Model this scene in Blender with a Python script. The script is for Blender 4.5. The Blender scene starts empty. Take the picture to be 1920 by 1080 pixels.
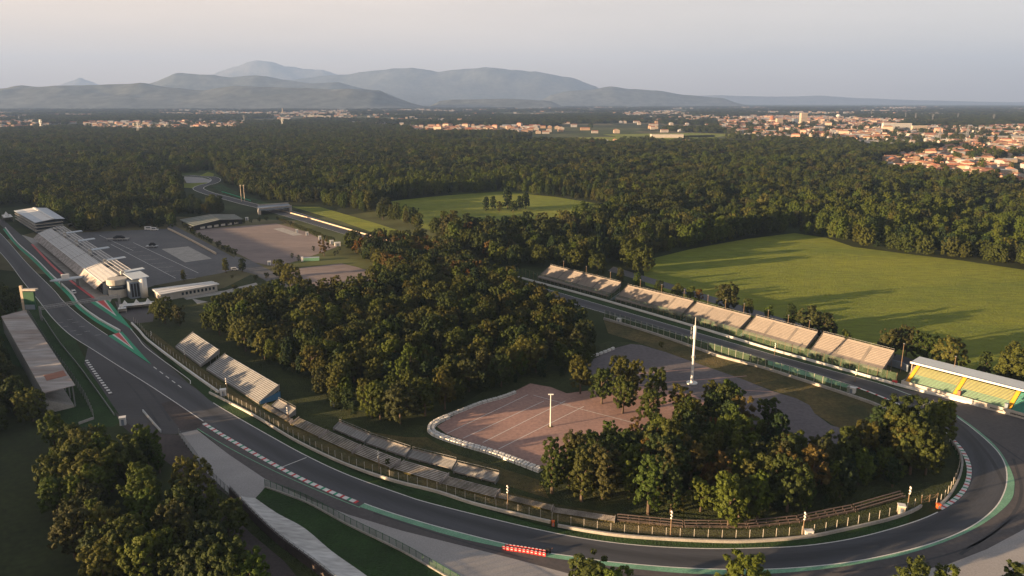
import bpy, bmesh, math, random
import numpy as np
from mathutils import Vector, Matrix
random.seed(7); RNG = np.random.default_rng(11)
S = bpy.context.scene; COL = S.collection
R = math.radians
# ------------------------------------------------------------------ camera, sky, sun, exposure
FPX, HCAM, HY = 1400.0, 120.0, 191.0
PITCH = math.atan((540 - HY) / FPX)
cam = bpy.data.cameras.new('camera'); cam.sensor_width = 36; cam.lens = FPX / 1920 * 36
cam.clip_start = 1; cam.clip_end = 120000
co = bpy.data.objects.new('camera', cam); COL.objects.link(co)
co.location = (0, 0, HCAM); co.rotation_euler = (math.pi / 2 - PITCH, 0, 0); S.camera = co
SKYK = 1.56
SUN_DIR = Vector((-0.925, -0.38, 0)).normalized(); SUN_EL = R(7.0)
sd = Vector((SUN_DIR.x * math.cos(SUN_EL), SUN_DIR.y * math.cos(SUN_EL), math.sin(SUN_EL)))
W = bpy.data.worlds.new("World"); S.world = W; W.use_nodes = True
nt = W.node_tree; bg = nt.nodes['Background']; bg.inputs[1].default_value = 0.15
sky = nt.nodes.new('ShaderNodeTexSky'); sky.sky_type = 'NISHITA'; sky.sun_disc = False
sky.sun_elevation = SUN_EL; sky.sun_rotation = math.atan2(sd.x, sd.y)
sky.altitude = 200; sky.air_density = 1.0; sky.dust_density = 3.0; sky.ozone_density = 2.0
# evening dust in the sky: paler and warmer towards the sun, grey blue away from it
tcw = nt.nodes.new('ShaderNodeTexCoord'); dp = nt.nodes.new('ShaderNodeVectorMath'); dp.operation = 'DOT_PRODUCT'
nt.links.new(tcw.outputs['Generated'], dp.inputs[0]); dp.inputs[1].default_value = SUN_DIR
rpw = nt.nodes.new('ShaderNodeValToRGB'); mrw = nt.nodes.new('ShaderNodeMapRange'); mrw.inputs[1].default_value = -1; mrw.inputs[2].default_value = 1
nt.links.new(dp.outputs['Value'], mrw.inputs[0]); nt.links.new(mrw.outputs[0], rpw.inputs[0]); ew = rpw.color_ramp.elements
ew[0].position = .05; ew[0].color = (SKYK * .90, SKYK * .765, SKYK * .685, 1); ew[1].position = .70; ew[1].color = (SKYK * 1.30, SKYK * .94, SKYK * .67, 1)
sxw = nt.nodes.new('ShaderNodeSeparateXYZ'); nt.links.new(tcw.outputs['Generated'], sxw.inputs[0])
rzw = nt.nodes.new('ShaderNodeValToRGB'); nt.links.new(sxw.outputs['Z'], rzw.inputs[0]); ez = rzw.color_ramp.elements
ez[0].position = .10; ez[0].color = (1, 1, 1, 1); ez[1].position = .62; ez[1].color = (.27, .35, .47, 1)
mzw = nt.nodes.new('ShaderNodeMix'); mzw.data_type = 'RGBA'; mzw.blend_type = 'MULTIPLY'; mzw.inputs[0].default_value = 1
nt.links.new(rpw.outputs[0], mzw.inputs[6]); nt.links.new(rzw.outputs[0], mzw.inputs[7])
mxw = nt.nodes.new('ShaderNodeMix'); mxw.data_type = 'RGBA'; mxw.inputs[0].default_value = .90
nt.links.new(sky.outputs[0], mxw.inputs[6]); mpw = nt.nodes.new('ShaderNodeMapping'); mpw.inputs['Scale'].default_value = (2.2, 2.2, 16); nt.links.new(tcw.outputs['Generated'], mpw.inputs[0])
nzw = nt.nodes.new('ShaderNodeTexNoise'); nzw.inputs['Scale'].default_value = 1.4; nzw.inputs['Detail'].default_value = 6; nt.links.new(mpw.outputs[0], nzw.inputs['Vector'])
msw = nt.nodes.new('ShaderNodeMapRange'); msw.inputs[1].default_value = .35; msw.inputs[2].default_value = .7; msw.inputs[3].default_value = .95; msw.inputs[4].default_value = 1.07; nt.links.new(nzw.outputs['Fac'], msw.inputs[0])
scw = nt.nodes.new('ShaderNodeVectorMath'); scw.operation = 'SCALE'; nt.links.new(mzw.outputs[2], scw.inputs[0]); nt.links.new(msw.outputs[0], scw.inputs['Scale']); nt.links.new(scw.outputs[0], mxw.inputs[7]); nt.links.new(mxw.outputs[2], bg.inputs[0])
sl = bpy.data.lights.new('sun', 'SUN'); sl.energy = 5.0; sl.angle = R(0.5); sl.color = (1.0, 0.66, 0.36)
so = bpy.data.objects.new('sun', sl); COL.objects.link(so)
so.rotation_euler = (-sd).to_track_quat('-Z', 'Y').to_euler()
S.view_settings.view_transform = 'Standard'; S.view_settings.look = 'None'
S.view_settings.exposure = 2.1; S.view_settings.gamma = 1.0
S.render.engine = 'CYCLES'
cy = S.cycles; cy.use_denoising = True; cy.max_bounces = 5; cy.diffuse_bounces = 2; cy.glossy_bounces = 2
cy.transmission_bounces = 3; cy.transparent_max_bounces = 12; cy.volume_bounces = 0
HAZE_DENSITY, HAZE_COL = 4.0e-5, (0.36, 0.56, 1.0)

# ------------------------------------------------------------------ photo pixel -> point of the place
_f = Vector((0, math.cos(PITCH), -math.sin(PITCH))); _u = Vector((0, math.sin(PITCH), math.cos(PITCH))); _r = Vector((1, 0, 0))
CAM = Vector((0, 0, HCAM))
def ray(x, y): return _f * FPX + _r * (x - 960) + _u * (540 - y)
def g(x, y, z=0.0):
    r = ray(x, y); return CAM + r * ((z - HCAM) / r.z)
def pr(p):
    d = Vector(p) - CAM; k = d.dot(_f); return 960 + FPX * d.dot(_r) / k, 540 - FPX * d.dot(_u) / k
def solve_back(fp, n, x, y):            # depth and height of a point straight behind fp
    m = Matrix((ray(x, y), -n, Vector((0, 0, -1)))).transposed()
    s = m.inverted() @ (fp - CAM); return s.y, s.z
def gl(pts, z=0.0): return [g(x, y, z) for x, y in pts]

# ------------------------------------------------------------------ materials
def _nodes(name):
    m = bpy.data.materials.new(name); m.use_nodes = True; return m, m.node_tree, m.node_tree.nodes['Principled BSDF']
def mat(name, col, rough=0.85, var=0.25, scale=0.15, col2=None, scale2=None, metal=0.0, stretch=None, spec=0.3, bump=0.0):
    m, t, b = _nodes(name)
    b.inputs['Roughness'].default_value = rough; b.inputs['Metallic'].default_value = metal
    b.inputs['Specular IOR Level'].default_value = spec
    tc = t.nodes.new('ShaderNodeTexCoord'); src = tc.outputs['Object']
    if stretch:
        mp = t.nodes.new('ShaderNodeMapping'); mp.inputs['Rotation'].default_value = (0, 0, stretch[0]); mp.inputs['Scale'].default_value = (stretch[1], stretch[2], 1)
        t.links.new(src, mp.inputs[0]); src = mp.outputs[0]
    n1 = t.nodes.new('ShaderNodeTexNoise'); n1.inputs['Scale'].default_value = scale; n1.inputs['Detail'].default_value = 6; n1.inputs['Roughness'].default_value = 0.65
    t.links.new(src, n1.inputs['Vector'])
    rp = t.nodes.new('ShaderNodeValToRGB'); c2 = col2 or tuple(c * (1 - var) for c in col)
    rp.color_ramp.elements[0].position = 0.36; rp.color_ramp.elements[1].position = 0.64
    rp.color_ramp.elements[0].color = (*c2, 1); rp.color_ramp.elements[1].color = (*col, 1)
    t.links.new(n1.outputs['Fac'], rp.inputs[0])
    n2 = t.nodes.new('ShaderNodeTexNoise'); n2.inputs['Scale'].default_value = scale2 or scale * 14; n2.inputs['Detail'].default_value = 4
    t.links.new(src, n2.inputs['Vector'])
    mr = t.nodes.new('ShaderNodeMapRange'); mr.inputs[1].default_value = 0.3; mr.inputs[2].default_value = 0.7
    mr.inputs[3].default_value = 1 - var * 0.8; mr.inputs[4].default_value = 1 + var * 0.8
    t.links.new(n2.outputs['Fac'], mr.inputs[0])
    mx = t.nodes.new('ShaderNodeVectorMath'); mx.operation = 'SCALE'
    t.links.new(rp.outputs[0], mx.inputs[0]); t.links.new(mr.outputs[0], mx.inputs['Scale'])
    t.links.new(mx.outputs[0], b.inputs['Base Color'])
    if bump:
        n3 = t.nodes.new('ShaderNodeTexNoise'); n3.inputs['Scale'].default_value = 1.6; n3.inputs['Detail'].default_value = 3; t.links.new(src, n3.inputs['Vector'])
        bp = t.nodes.new('ShaderNodeBump'); bp.inputs['Strength'].default_value = bump; bp.inputs['Distance'].default_value = 1.6
        t.links.new(n3.outputs['Fac'], bp.inputs['Height']); t.links.new(bp.outputs[0], b.inputs['Normal'])
    return m
def leafmat(name, cols, trans=0.25):
    m, t, b = _nodes(name)
    oi = t.nodes.new('ShaderNodeObjectInfo'); rp = t.nodes.new('ShaderNodeValToRGB')
    e = rp.color_ramp.elements
    while len(e) < len(cols): e.new(0.5)
    for i, c in enumerate(cols): e[i].position = i / (len(cols) - 1); e[i].color = (*c, 1)
    t.links.new(oi.outputs['Random'], rp.inputs[0])
    tc = t.nodes.new('ShaderNodeTexCoord'); n = t.nodes.new('ShaderNodeTexNoise'); n.inputs['Scale'].default_value = 0.5; n.inputs['Detail'].default_value = 3
    t.links.new(tc.outputs['Object'], n.inputs['Vector'])
    mr = t.nodes.new('ShaderNodeMapRange'); mr.inputs[1].default_value = 0.3; mr.inputs[2].default_value = 0.7; mr.inputs[3].default_value = 0.7; mr.inputs[4].default_value = 1.35
    t.links.new(n.outputs['Fac'], mr.inputs[0])
    mx = t.nodes.new('ShaderNodeVectorMath'); mx.operation = 'SCALE'
    t.links.new(rp.outputs[0], mx.inputs[0]); t.links.new(mr.outputs[0], mx.inputs['Scale'])
    t.links.new(mx.outputs[0], b.inputs['Base Color']); b.inputs['Roughness'].default_value = 0.7; b.inputs['Specular IOR Level'].default_value = 0.15
    tr = t.nodes.new('ShaderNodeBsdfTranslucent'); t.links.new(mx.outputs[0], tr.inputs[0])
    ms = t.nodes.new('ShaderNodeMixShader'); ms.inputs[0].default_value = trans
    t.links.new(b.outputs[0], ms.inputs[1]); t.links.new(tr.outputs[0], ms.inputs[2])
    t.links.new(ms.outputs[0], t.nodes['Material Output'].inputs[0]); return m
def meshmat(name, col, alpha):
    m, t, b = _nodes(name); b.inputs['Base Color'].default_value = (*col, 1); b.inputs['Roughness'].default_value = 0.6
    tp = t.nodes.new('ShaderNodeBsdfTransparent'); ms = t.nodes.new('ShaderNodeMixShader')
    tc = t.nodes.new('ShaderNodeTexCoord'); n = t.nodes.new('ShaderNodeTexNoise'); n.inputs['Scale'].default_value = 0.4
    t.links.new(tc.outputs['Object'], n.inputs['Vector'])
    mr = t.nodes.new('ShaderNodeMapRange'); mr.inputs[1].default_value = 0.3; mr.inputs[2].default_value = 0.7; mr.inputs[3].default_value = alpha * 0.8; mr.inputs[4].default_value = alpha * 1.2
    t.links.new(n.outputs['Fac'], mr.inputs[0]); t.links.new(mr.outputs[0], ms.inputs[0])
    t.links.new(tp.outputs[0], ms.inputs[1]); t.links.new(b.outputs[0], ms.inputs[2])
    t.links.new(ms.outputs[0], t.nodes['Material Output'].inputs[0]); return m
TRK = math.atan2(-0.78, 0.62)                       # heading of both straights
M = dict(
 ground=mat('ground_cover', (.050, .062, .020), 1, .3, .012, (.030, .042, .014), .4),
 verge=mat('verge_grass', (.022, .056, .012), 1, .25, .08, (.014, .036, .008), bump=.6),
 meadow=mat('meadow_grass', (.185, .208, .018), 1, .26, .02, (.112, .152, .014), .30, bump=1.0, stretch=(-TRK + .5, .3, 1)),
 dry=mat('dry_grass', (.115, .088, .030), 1, .34, .06, (.045, .050, .016), .6, bump=.8),
 lawn=mat('lawn_grass', (.042, .054, .013), 1, .3, .05, (.022, .034, .009), .5, bump=.8),
 asphalt=mat('track_asphalt', (.058, .058, .062), .8, .14, .03, (.046, .046, .050), 1.2, stretch=(-TRK, .12, 1)),
 asphalt_new=mat('fresh_asphalt', (.045, .046, .051), .8, .12, .05, (.036, .037, .042), 1.0),
 apron=mat('runoff_asphalt', (.085, .078, .078), .85, .18, .03, (.066, .062, .064), .8),
 brown=mat('brown_asphalt', (.062, .050, .048), .85, .25, .08, (.040, .034, .034)),
 park=mat('paddock_asphalt', (.105, .105, .110), .85, .2, .03, (.078, .080, .086), .5),
 red_park=mat('reddish_gravel_tarmac', (.33, .205, .170), .95, .2, .035, (.265, .170, .145), .7),
 pink_park=mat('pinkish_tarmac', (.22, .175, .160), .95, .22, .03, (.165, .135, .128), .5, stretch=(.25, .2, 1.4)),
 violet_park=mat('grey_violet_tarmac', (.125, .112, .118), .95, .2, .03, (.10, .09, .096), .6),
 gravel=mat('gravel_bed', (.31, .30, .295), 1, .14, .06, (.265, .257, .252), 2.0),
 concrete=mat('pale_concrete', (.34, .325, .30), .9, .22, .2, (.25, .24, .22)),
 bank=mat('banking_concrete', (.52, .52, .51), .9, .28, .10, (.34, .335, .32), .7, stretch=(.9, .35, 1.3)),
 step=mat('stand_concrete', (.33, .295, .26), .9, .2, .12, (.27, .24, .215)),
 brownplank=mat('brown_plank', (.15, .115, .10), .9, .25, .3), oldstep=mat('weathered_plank', (.42, .385, .36), .9, .25, .3, (.19, .17, .16)),
 alu=mat('bench_metal', (.40, .42, .43), .6, .15, .4),
 white=mat('white_paint', (.60, .60, .585), .6, .12, .3),
 line=mat('line_paint', (.62, .62, .60), .7, .2, .6),
 offwhite=mat('wall_plaster', (.46, .43, .38), .85, .2, .25, (.36, .34, .305)),
 red=mat('red_paint', (.50, .035, .040), .55, .15, .5), green=mat('green_paint', (.015, .27, .145), .7, .15, .4),
 mint=mat('pale_green_paint', (.16, .34, .22), .8, .25, .15, (.12, .25, .17)),
 darkgreen=mat('dark_green_metal', (.012, .075, .035), .6, .2, .6),
 steel=mat('grey_steel', (.30, .31, .32), .5, .15, .6, metal=.5), dark=mat('dark_recess', (.022, .024, .028), .8, .2, .4),
 black=mat('black_paint', (.015, .015, .017), .6, .1, .5),
 glass=mat('window_glass', (.03, .045, .06), .12, .1, .5, spec=.8),
 blue=mat('blue_sheet', (.05, .15, .28), .6, .15, .4), bluegrey=mat('blue_grey_panel', (.17, .21, .26), .6, .12, .3),
 rooftin=mat('rusty_sheet_roof', (.30, .29, .285), .8, .25, .08, (.20, .165, .15), .35, stretch=(-TRK, .3, 1.5)),
 rust=mat('rust_red_sheet', (.26, .12, .085), .85, .2, .5), redroof=mat('terracotta_roof', (.36, .15, .085), .9, .25, .3, (.25, .11, .07)),
 bluewhite=mat('pale_blue_roof', (.36, .42, .48), .5, .08, .1), roofgreen=mat('green_grey_roof', (.10, .13, .115), .7, .2, .2),
 seat_y=mat('yellow_green_seat', (.36, .38, .15), .7, .12, .4), seat_g=mat('pale_green_seat', (.20, .36, .22), .7, .12, .4),
 seat_t=mat('teal_seat', (.03, .32, .24), .7, .12, .4), yellow=mat('yellow_paint', (.55, .30, .012), .6, .1, .4),
 tread=mat('stand_tread', (.20, .18, .165), .95, .2, .2), oldconc=mat('grey_concrete', (.17, .16, .155), .95, .2, .2), field=mat('left_field_painted_shade', (.028, .038, .011), 1, .3, .05, (.018, .026, .008), .5), roofmesh=mat('translucent_roof_sheet', (.50, .51, .52), .7, .16, .35, (.41, .42, .435)), bark=mat('tree_bark', (.095, .070, .050), .95, .3, 1.5), timber=mat('timber_pole', (.20, .14, .09), .9, .2, 1.5),  # field: lawn green darkened, deep shade put into its colour
 orange=mat('orange_plastic', (.62, .12, .03), .6, .1, .5), cream=mat('cream_wall', (.46, .385, .30), .9, .12, .2),
 hills=mat('hazed_hill_woodland', (.070, .085, .078), 1, .45, .0012, (.115, .13, .122), .006),  # woodland colour lifted and greyed to carry part of the distance haze
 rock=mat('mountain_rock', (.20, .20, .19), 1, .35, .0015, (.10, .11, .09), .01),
 fence=meshmat('wire_mesh', (.30, .28, .22), .06), gfence=meshmat('green_wire_mesh', (.040, .085, .035), .42), cfence=meshmat('grey_wire_mesh', (.32, .35, .35), .30),
)
# ------------------------------------------------------------------ mesh helpers
def link(o, parent=None):
    COL.objects.link(o)
    if parent is not None: o.parent = parent
    return o
class MB:
    def __init__(s): s.v = []; s.f = []; s.m = []
    def poly(s, pts, m=0):
        i = len(s.v); s.v += [tuple(p) for p in pts]; s.f.append(tuple(range(i, i + len(pts)))); s.m.append(m); return s
    def hexa(s, b, t, m=0):             # 4 bottom, 4 top points, same winding
        i = len(s.v); s.v += [tuple(p) for p in b] + [tuple(p) for p in t]
        for q in ((3, 2, 1, 0), (4, 5, 6, 7), (0, 1, 5, 4), (1, 2, 6, 5), (2, 3, 7, 6), (3, 0, 4, 7)):
            s.f.append(tuple(i + k for k in q)); s.m.append(m)
        return s
    def box(s, x0, x1, y0, y1, z0, z1, m=0):
        c = ((x0, y0), (x1, y0), (x1, y1), (x0, y1)); return s.hexa([(*p, z0) for p in c], [(*p, z1) for p in c], m)
    def bar(s, a, b, w, m=0, h=None):   # square bar between two points
        a, b = Vector(a), Vector(b); d = (b - a).normalized(); e = Vector((0, 0, 1)) if abs(d.z) < .9 else Vector((1, 0, 0))
        x = d.cross(e).normalized() * w / 2; y = d.cross(x).normalized() * (h or w) / 2
        q = [-x - y, x - y, x + y, -x + y]; return s.hexa([a + k for k in q], [b + k for k in q], m)
    def tube(s, pts, rs, n=8, m=0, cap=True):
        i = len(s.v); P = [Vector(p) for p in pts]
        for k, p in enumerate(P):
            d = (P[min(k + 1, len(P) - 1)] - P[max(k - 1, 0)]).normalized(); e = Vector((1, 0, 0)) if abs(d.x) < .8 else Vector((0, 1, 0))
            x = d.cross(e).normalized(); y = d.cross(x)
            for a in range(n): s.v.append(tuple(p + (x * math.cos(2 * math.pi * a / n) + y * math.sin(2 * math.pi * a / n)) * rs[k]))
        for k in range(len(P) - 1):
            for a in range(n):
                s.f.append((i + k * n + a, i + k * n + (a + 1) % n, i + (k + 1) * n + (a + 1) % n, i + (k + 1) * n + a)); s.m.append(m)
        if cap:
            s.f.append(tuple(i + a for a in range(n))[::-1]); s.m.append(m); s.f.append(tuple(i + (len(P) - 1) * n + a for a in range(n))); s.m.append(m)
        return s
    def strip(s, a, b, m=0):            # quads between two polylines
        for k in range(len(a) - 1): s.poly((a[k], a[k + 1], b[k + 1], b[k]), m)
        return s
    def wall(s, pl, t, z0, z1, m=0):    # thick wall along a polyline
        L, Rr = offset(pl, t / 2), offset(pl, -t / 2)
        for k in range(len(pl) - 1):
            q = (L[k], L[k + 1], Rr[k + 1], Rr[k]); s.hexa([(p.x, p.y, p.z + z0) for p in q], [(p.x, p.y, p.z + z1) for p in q], m)
        return s
    def build(s, name, mats, parent=None, smooth=False):
        if not isinstance(mats, (list, tuple)): mats = [mats]
        o0 = parent.matrix_world.translation if False else (Vector(parent.get('_base', (0, 0, 0))) if parent is not None else Vector((0, 0, 0)))
        me = bpy.data.meshes.new(name); me.from_pydata([(x - o0.x, y - o0.y, z - o0.z) for x, y, z in s.v], [], s.f)
        for k in mats: me.materials.append(k)
        me.polygons.foreach_set('material_index', s.m)
        if smooth: me.polygons.foreach_set('use_smooth', [True] * len(me.polygons))
        bm = bmesh.new(); bm.from_mesh(me); bmesh.ops.recalc_face_normals(bm, faces=bm.faces); bm.to_mesh(me); bm.free()
        o = bpy.data.objects.new(name, me); return link(o, parent)
def tag(o, label, cat, group=None, kind=None):
    if label: o['label'] = label
    if cat: o['category'] = cat
    if group: o['group'] = group
    if kind: o['kind'] = kind
    return o
def thing(name, label, cat, loc, group=None):
    o = bpy.data.objects.new(name, None); o.empty_display_size = 1; link(o); o.location = loc; o['_base'] = tuple(loc)
    return tag(o, label, cat, group)
def dup(o, loc=None, rz=None, scale=None, label=None, group=None):
    c = o.copy(); COL.objects.link(c)
    if loc is not None: c.location = loc
    if rz is not None: c.rotation_euler = (0, 0, rz)
    if scale is not None: c.scale = scale
    if label: c['label'] = label
    if group: c['group'] = group
    for ch in o.children:
        d = ch.copy(); COL.objects.link(d); d.parent = c
        for gc in ch.children: e = gc.copy(); COL.objects.link(e); e.parent = d
    return c
def offset(pl, d):
    out = []
    for k, p in enumerate(pl):
        t = (pl[min(k + 1, len(pl) - 1)] - pl[max(k - 1, 0)]); n = Vector((-t.y, t.x, 0)).normalized(); out.append(p + n * d)
    return out
def spline(P, step=3.0):                # Catmull-Rom through points, resampled
    P = [Vector(p) for p in P]; Q = []
    for k in range(len(P) - 1):
        a, b, c, d = P[max(k - 1, 0)], P[k], P[k + 1], P[min(k + 2, len(P) - 1)]
        n = max(1, int((c - b).length / step))
        for i in range(n):
            t = i / n; Q.append(0.5 * ((2 * b) + (c - a) * t + (2 * a - 5 * b + 4 * c - d) * t * t + (3 * b - a - 3 * c + d) * t ** 3))
    Q.append(P[-1]); return Q
def resample(pl, n):
    L = [0]
    for k in range(len(pl) - 1): L.append(L[-1] + (pl[k + 1] - pl[k]).length)
    out = []; k = 0
    for i in range(n):
        s = L[-1] * i / (n - 1)
        while k < len(pl) - 2 and L[k + 1] < s: k += 1
        out.append(pl[k].lerp(pl[k + 1], (s - L[k]) / max(1e-6, L[k + 1] - L[k])))
    return out
def plen(pl): return sum((pl[k + 1] - pl[k]).length for k in range(len(pl) - 1))
def lift(pl, z): return [Vector((p.x, p.y, z)) for p in pl]
def sheet(name, px, m, z, world=False, smooth=None, kind='structure'):   # flat ground sheet from its outline
    pts = px if world else gl(px)
    if smooth: pts = spline(pts + [pts[0]], smooth)[:-1]
    bm = bmesh.new(); vs = [bm.verts.new((p.x, p.y, z)) for p in pts]; f = bm.faces.new(vs); f.normal_update()
    if f.normal.z < 0: f.normal_flip()
    bmesh.ops.triangulate(bm, faces=bm.faces[:]); me = bpy.data.meshes.new(name); bm.to_mesh(me); bm.free(); me.materials.append(m)
    o = link(bpy.data.objects.new(name, me)); o['kind'] = kind; return o
def ribbon(name, pl, w, m, z, off=0.0):
    o = MB().strip(lift(offset(pl, off + w / 2), z), lift(offset(pl, off - w / 2), z)).build(name, m); o['kind'] = 'structure'; return o
def between(name, A, B, m, z, n=None):
    n = n or max(8, int(max(plen(A), plen(B)) / 3)); o = MB().strip(lift(resample(A, n), z), lift(resample(B, n), z)).build(name, m); o['kind'] = 'structure'; return o

# ------------------------------------------------------------------ the ground and its sheets
GX, GY0, GY1 = 36000.0, -1500.0, 42000.0
def plainmat():          # fields, woods and meadows of the plain
    m, t, b = _nodes('plain_fields'); N = t.nodes.new; L = t.links.new; b.inputs['Roughness'].default_value = 1; b.inputs['Specular IOR Level'].default_value = .1
    tc = N('ShaderNodeTexCoord'); vo = N('ShaderNodeTexVoronoi'); vo.inputs['Scale'].default_value = .0032; L(tc.outputs['Object'], vo.inputs['Vector'])
    wn = N('ShaderNodeTexWhiteNoise'); L(vo.outputs['Color'], wn.inputs['Vector']); rp = N('ShaderNodeValToRGB'); rp.color_ramp.interpolation = 'CONSTANT'; e = rp.color_ramp.elements
    for p, c in ((.28, (.045, .055, .022)), (.5, (.085, .095, .035)), (.72, (.115, .105, .055)), (.86, (.06, .08, .025)), (.94, (.16, .14, .085))): k = e.new(p); k.color = (*c, 1)
    e[0].color = (.034, .045, .018, 1); e[-1].color = (.05, .06, .03, 1); L(wn.outputs['Value'], rp.inputs[0])
    n = N('ShaderNodeTexNoise'); n.inputs['Scale'].default_value = .02; n.inputs['Detail'].default_value = 8; L(tc.outputs['Object'], n.inputs['Vector'])
    mr = N('ShaderNodeMapRange'); mr.inputs[1].default_value = .3; mr.inputs[2].default_value = .7; mr.inputs[3].default_value = .55; mr.inputs[4].default_value = 1.35; L(n.outputs['Fac'], mr.inputs[0])
    mx = N('ShaderNodeVectorMath'); mx.operation = 'SCALE'; L(rp.outputs[0], mx.inputs[0]); L(mr.outputs[0], mx.inputs['Scale']); L(mx.outputs[0], b.inputs['Base Color']); return m
M['ground'] = plainmat()
o = MB().poly([(-GX, GY0, -.02), (GX, GY0, -.02), (GX, GY1, -.02), (-GX, GY1, -.02)]).build('ground', M['ground']); o['kind'] = 'structure'
MEADOW_A = [(690, 383), (760, 374), (840, 366), (940, 359), (1040, 369), (1135, 384), (1150, 396), (1060, 428), (900, 442), (800, 430), (740, 408)]
MEADOW_B = [(1205, 489), (1300, 466), (1400, 448), (1490, 437), (1550, 446), (1600, 463), (1700, 476), (1800, 488), (1920, 506), (2150, 545), (2150, 800), (1920, 735), (1800, 702), (1650, 660), (1500, 618), (1340, 576), (1210, 535)]
sheet('meadow', MEADOW_A, M['meadow'], .02); sheet('meadow', MEADOW_B, M['meadow'], .02)
sheet('grass_strip', [(545, 387), (600, 388), (700, 417), (800, 449), (775, 458), (713, 441), (640, 415)], M['meadow'], .02)
for px, m, z in (([(925, 264), (1050, 258), (1200, 256), (1340, 253), (1340, 262), (1200, 268), (1040, 268)], 'meadow', .03),
                 ([(1130, 252), (1300, 249), (1400, 252), (1340, 257), (1160, 257)], 'meadow', .03), ([(40, 222), (58, 217), (62, 225), (45, 228)], 'meadow', .03),
                 ([(545, 233), (620, 229), (640, 233), (560, 238)], 'meadow', .03), ([(0, 249), (90, 247), (140, 252), (60, 256), (0, 256)], 'lawn', .03),
                 ([(1280, 258), (1440, 268), (1420, 274), (1285, 264)], 'meadow', .03)): sheet('field', px, M[m], z)
for cl in ([(1625, 379), (1720, 374), (1765, 381), (1690, 391), (1620, 389)], [(165, 393), (212, 386), (228, 392), (185, 400)]): sheet('clearing', cl, M['lawn'], .03)
# infield and verge lawns
sheet('infield_grass', [(250, 600), (300, 560), (420, 540), (470, 515), (540, 540), (560, 620), (620, 760), (800, 800), (960, 700), (1140, 640), (1300, 650), (1500, 720), (1660, 770), (1790, 800), (1800, 900), (1740, 955), (1500, 1005), (1280, 1012), (1040, 980), (820, 920), (640, 866), (480, 780), (330, 690)], M['lawn'], .02)
sheet('dry_bank_grass', [(262, 615), (290, 625), (335, 660), (420, 720), (500, 775), (620, 820), (760, 870), (900, 910), (1040, 945), (1280, 985), (1280, 1011), (1040, 976), (820, 919), (640, 863), (480, 776), (330, 680)], M['dry'], .04)
sheet('dry_slope_grass', [(1132, 600), (1280, 640), (1423, 686), (1580, 736), (1650, 764), (1700, 800), (1660, 845), (1600, 820), (1527, 775), (1500, 750), (1397, 713), (1247, 660), (1190, 640), (1140, 625)], M['dry'], .04)
sheet('dry_slope_grass', [(630, 800), (760, 820), (800, 820), (850, 850), (1010, 900), (1030, 935), (930, 905), (850, 868), (700, 815)], M['dry'], .05)
sheet('left_verge_grass', [(-60, 640), (40, 560), (72, 563), (100, 600), (140, 634), (165, 684), (180, 715), (232, 785), (215, 800), (120, 800), (60, 700)], M['verge'], .02)
sheet('left_field_shaded_grass', [(-300, 700), (60, 720), (200, 800), (300, 870), (330, 1100), (300, 1250), (-300, 1250)], M['field'], .015)  # grass with the deep shade of this corner painted into its colour

# ------------------------------------------------------------------ race track edges (photo pixels of the painted lines)
OUT = [(-70, 405), (0, 473), (45, 530), (72, 563), (100, 598), (133, 629), (175, 656), (225, 688), (273, 718), (325, 752), (386, 793), (440, 826), (560, 892), (683, 944), (787, 978), (887, 1005), (953, 1021), (1022, 1036), (1078, 1044), (1148, 1054), (1280, 1065), (1413, 1068), (1513, 1063), (1613, 1051), (1713, 1029), (1780, 1007), (1830, 982), (1866, 952), (1883, 923), (1888, 898), (1885, 873), (1873, 850), (1850, 826), (1815, 797), (1780, 773), (1740, 753), (1697, 737), (1657, 722), (1604, 707), (1500, 679), (1435, 661), (1300, 622), (1135, 574), (966, 525), (870, 497), (720, 451), (550, 396), (500, 388)]
INN = [(-50, 392), (0, 437), (50, 493), (100, 543), (120, 566), (160, 600), (205, 631), (283, 684), (357, 722), (395, 752), (437, 778), (507, 818), (577, 856), (653, 891), (753, 927), (800, 942), (911, 970), (995, 990), (1078, 1007), (1161, 1019), (1245, 1026), (1334, 1029), (1413, 1028), (1513, 1023), (1613, 1007), (1713, 979), (1767, 956), (1800, 934), (1817, 910), (1822, 882), (1815, 857), (1800, 835), (1777, 814), (1733, 782), (1707, 767), (1657, 745), (1613, 728), (1592, 721), (1500, 692), (1428, 672), (1295, 634), (1130, 586), (960, 536), (860, 507), (697, 455), (513, 399), (480, 391)]
out_w, inn_w = spline(gl(OUT), 2.5), spline(gl(INN), 2.5)
sheet('runoff_asphalt', [(165, 650), (158, 682), (182, 716), (232, 790), (268, 812), (330, 814), (368, 806), (386, 800), (386, 780), (300, 720), (225, 672)], M['asphalt'], .03)
sheet('runoff_asphalt', [(368, 802), (430, 853), (497, 898), (587, 940), (653, 965), (753, 995), (853, 1020), (960, 1047), (1064, 1075), (1300, 1101), (1500, 1101), (1640, 1086), (1773, 1060), (1850, 1030), (1925, 990), (2300, 880), (2300, 880), (1920, 783), (1780, 747), (1657, 722), (1740, 753), (1815, 797), (1873, 850), (1888, 898), (1866, 952), (1780, 1007), (1613, 1051), (1413, 1068), (1148, 1054), (953, 1021), (787, 978), (560, 892), (400, 790)], M['apron'], .03)
sheet('gravel_trap', [(334, 812), (367, 804), (430, 853), (497, 898), (587, 940), (653, 965), (753, 995), (853, 1020), (960, 1047), (1064, 1075), (1300, 1101), (1500, 1101), (1640, 1086), (1773, 1060), (1850, 1030), (1925, 990), (2300, 880), (2400, 1100), (1900, 1300), (1300, 1320), (900, 1130), (835, 1080), (753, 1034), (653, 985), (573, 942), (497, 915), (478, 935), (440, 936), (389, 888)], M['gravel'], .028)
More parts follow.
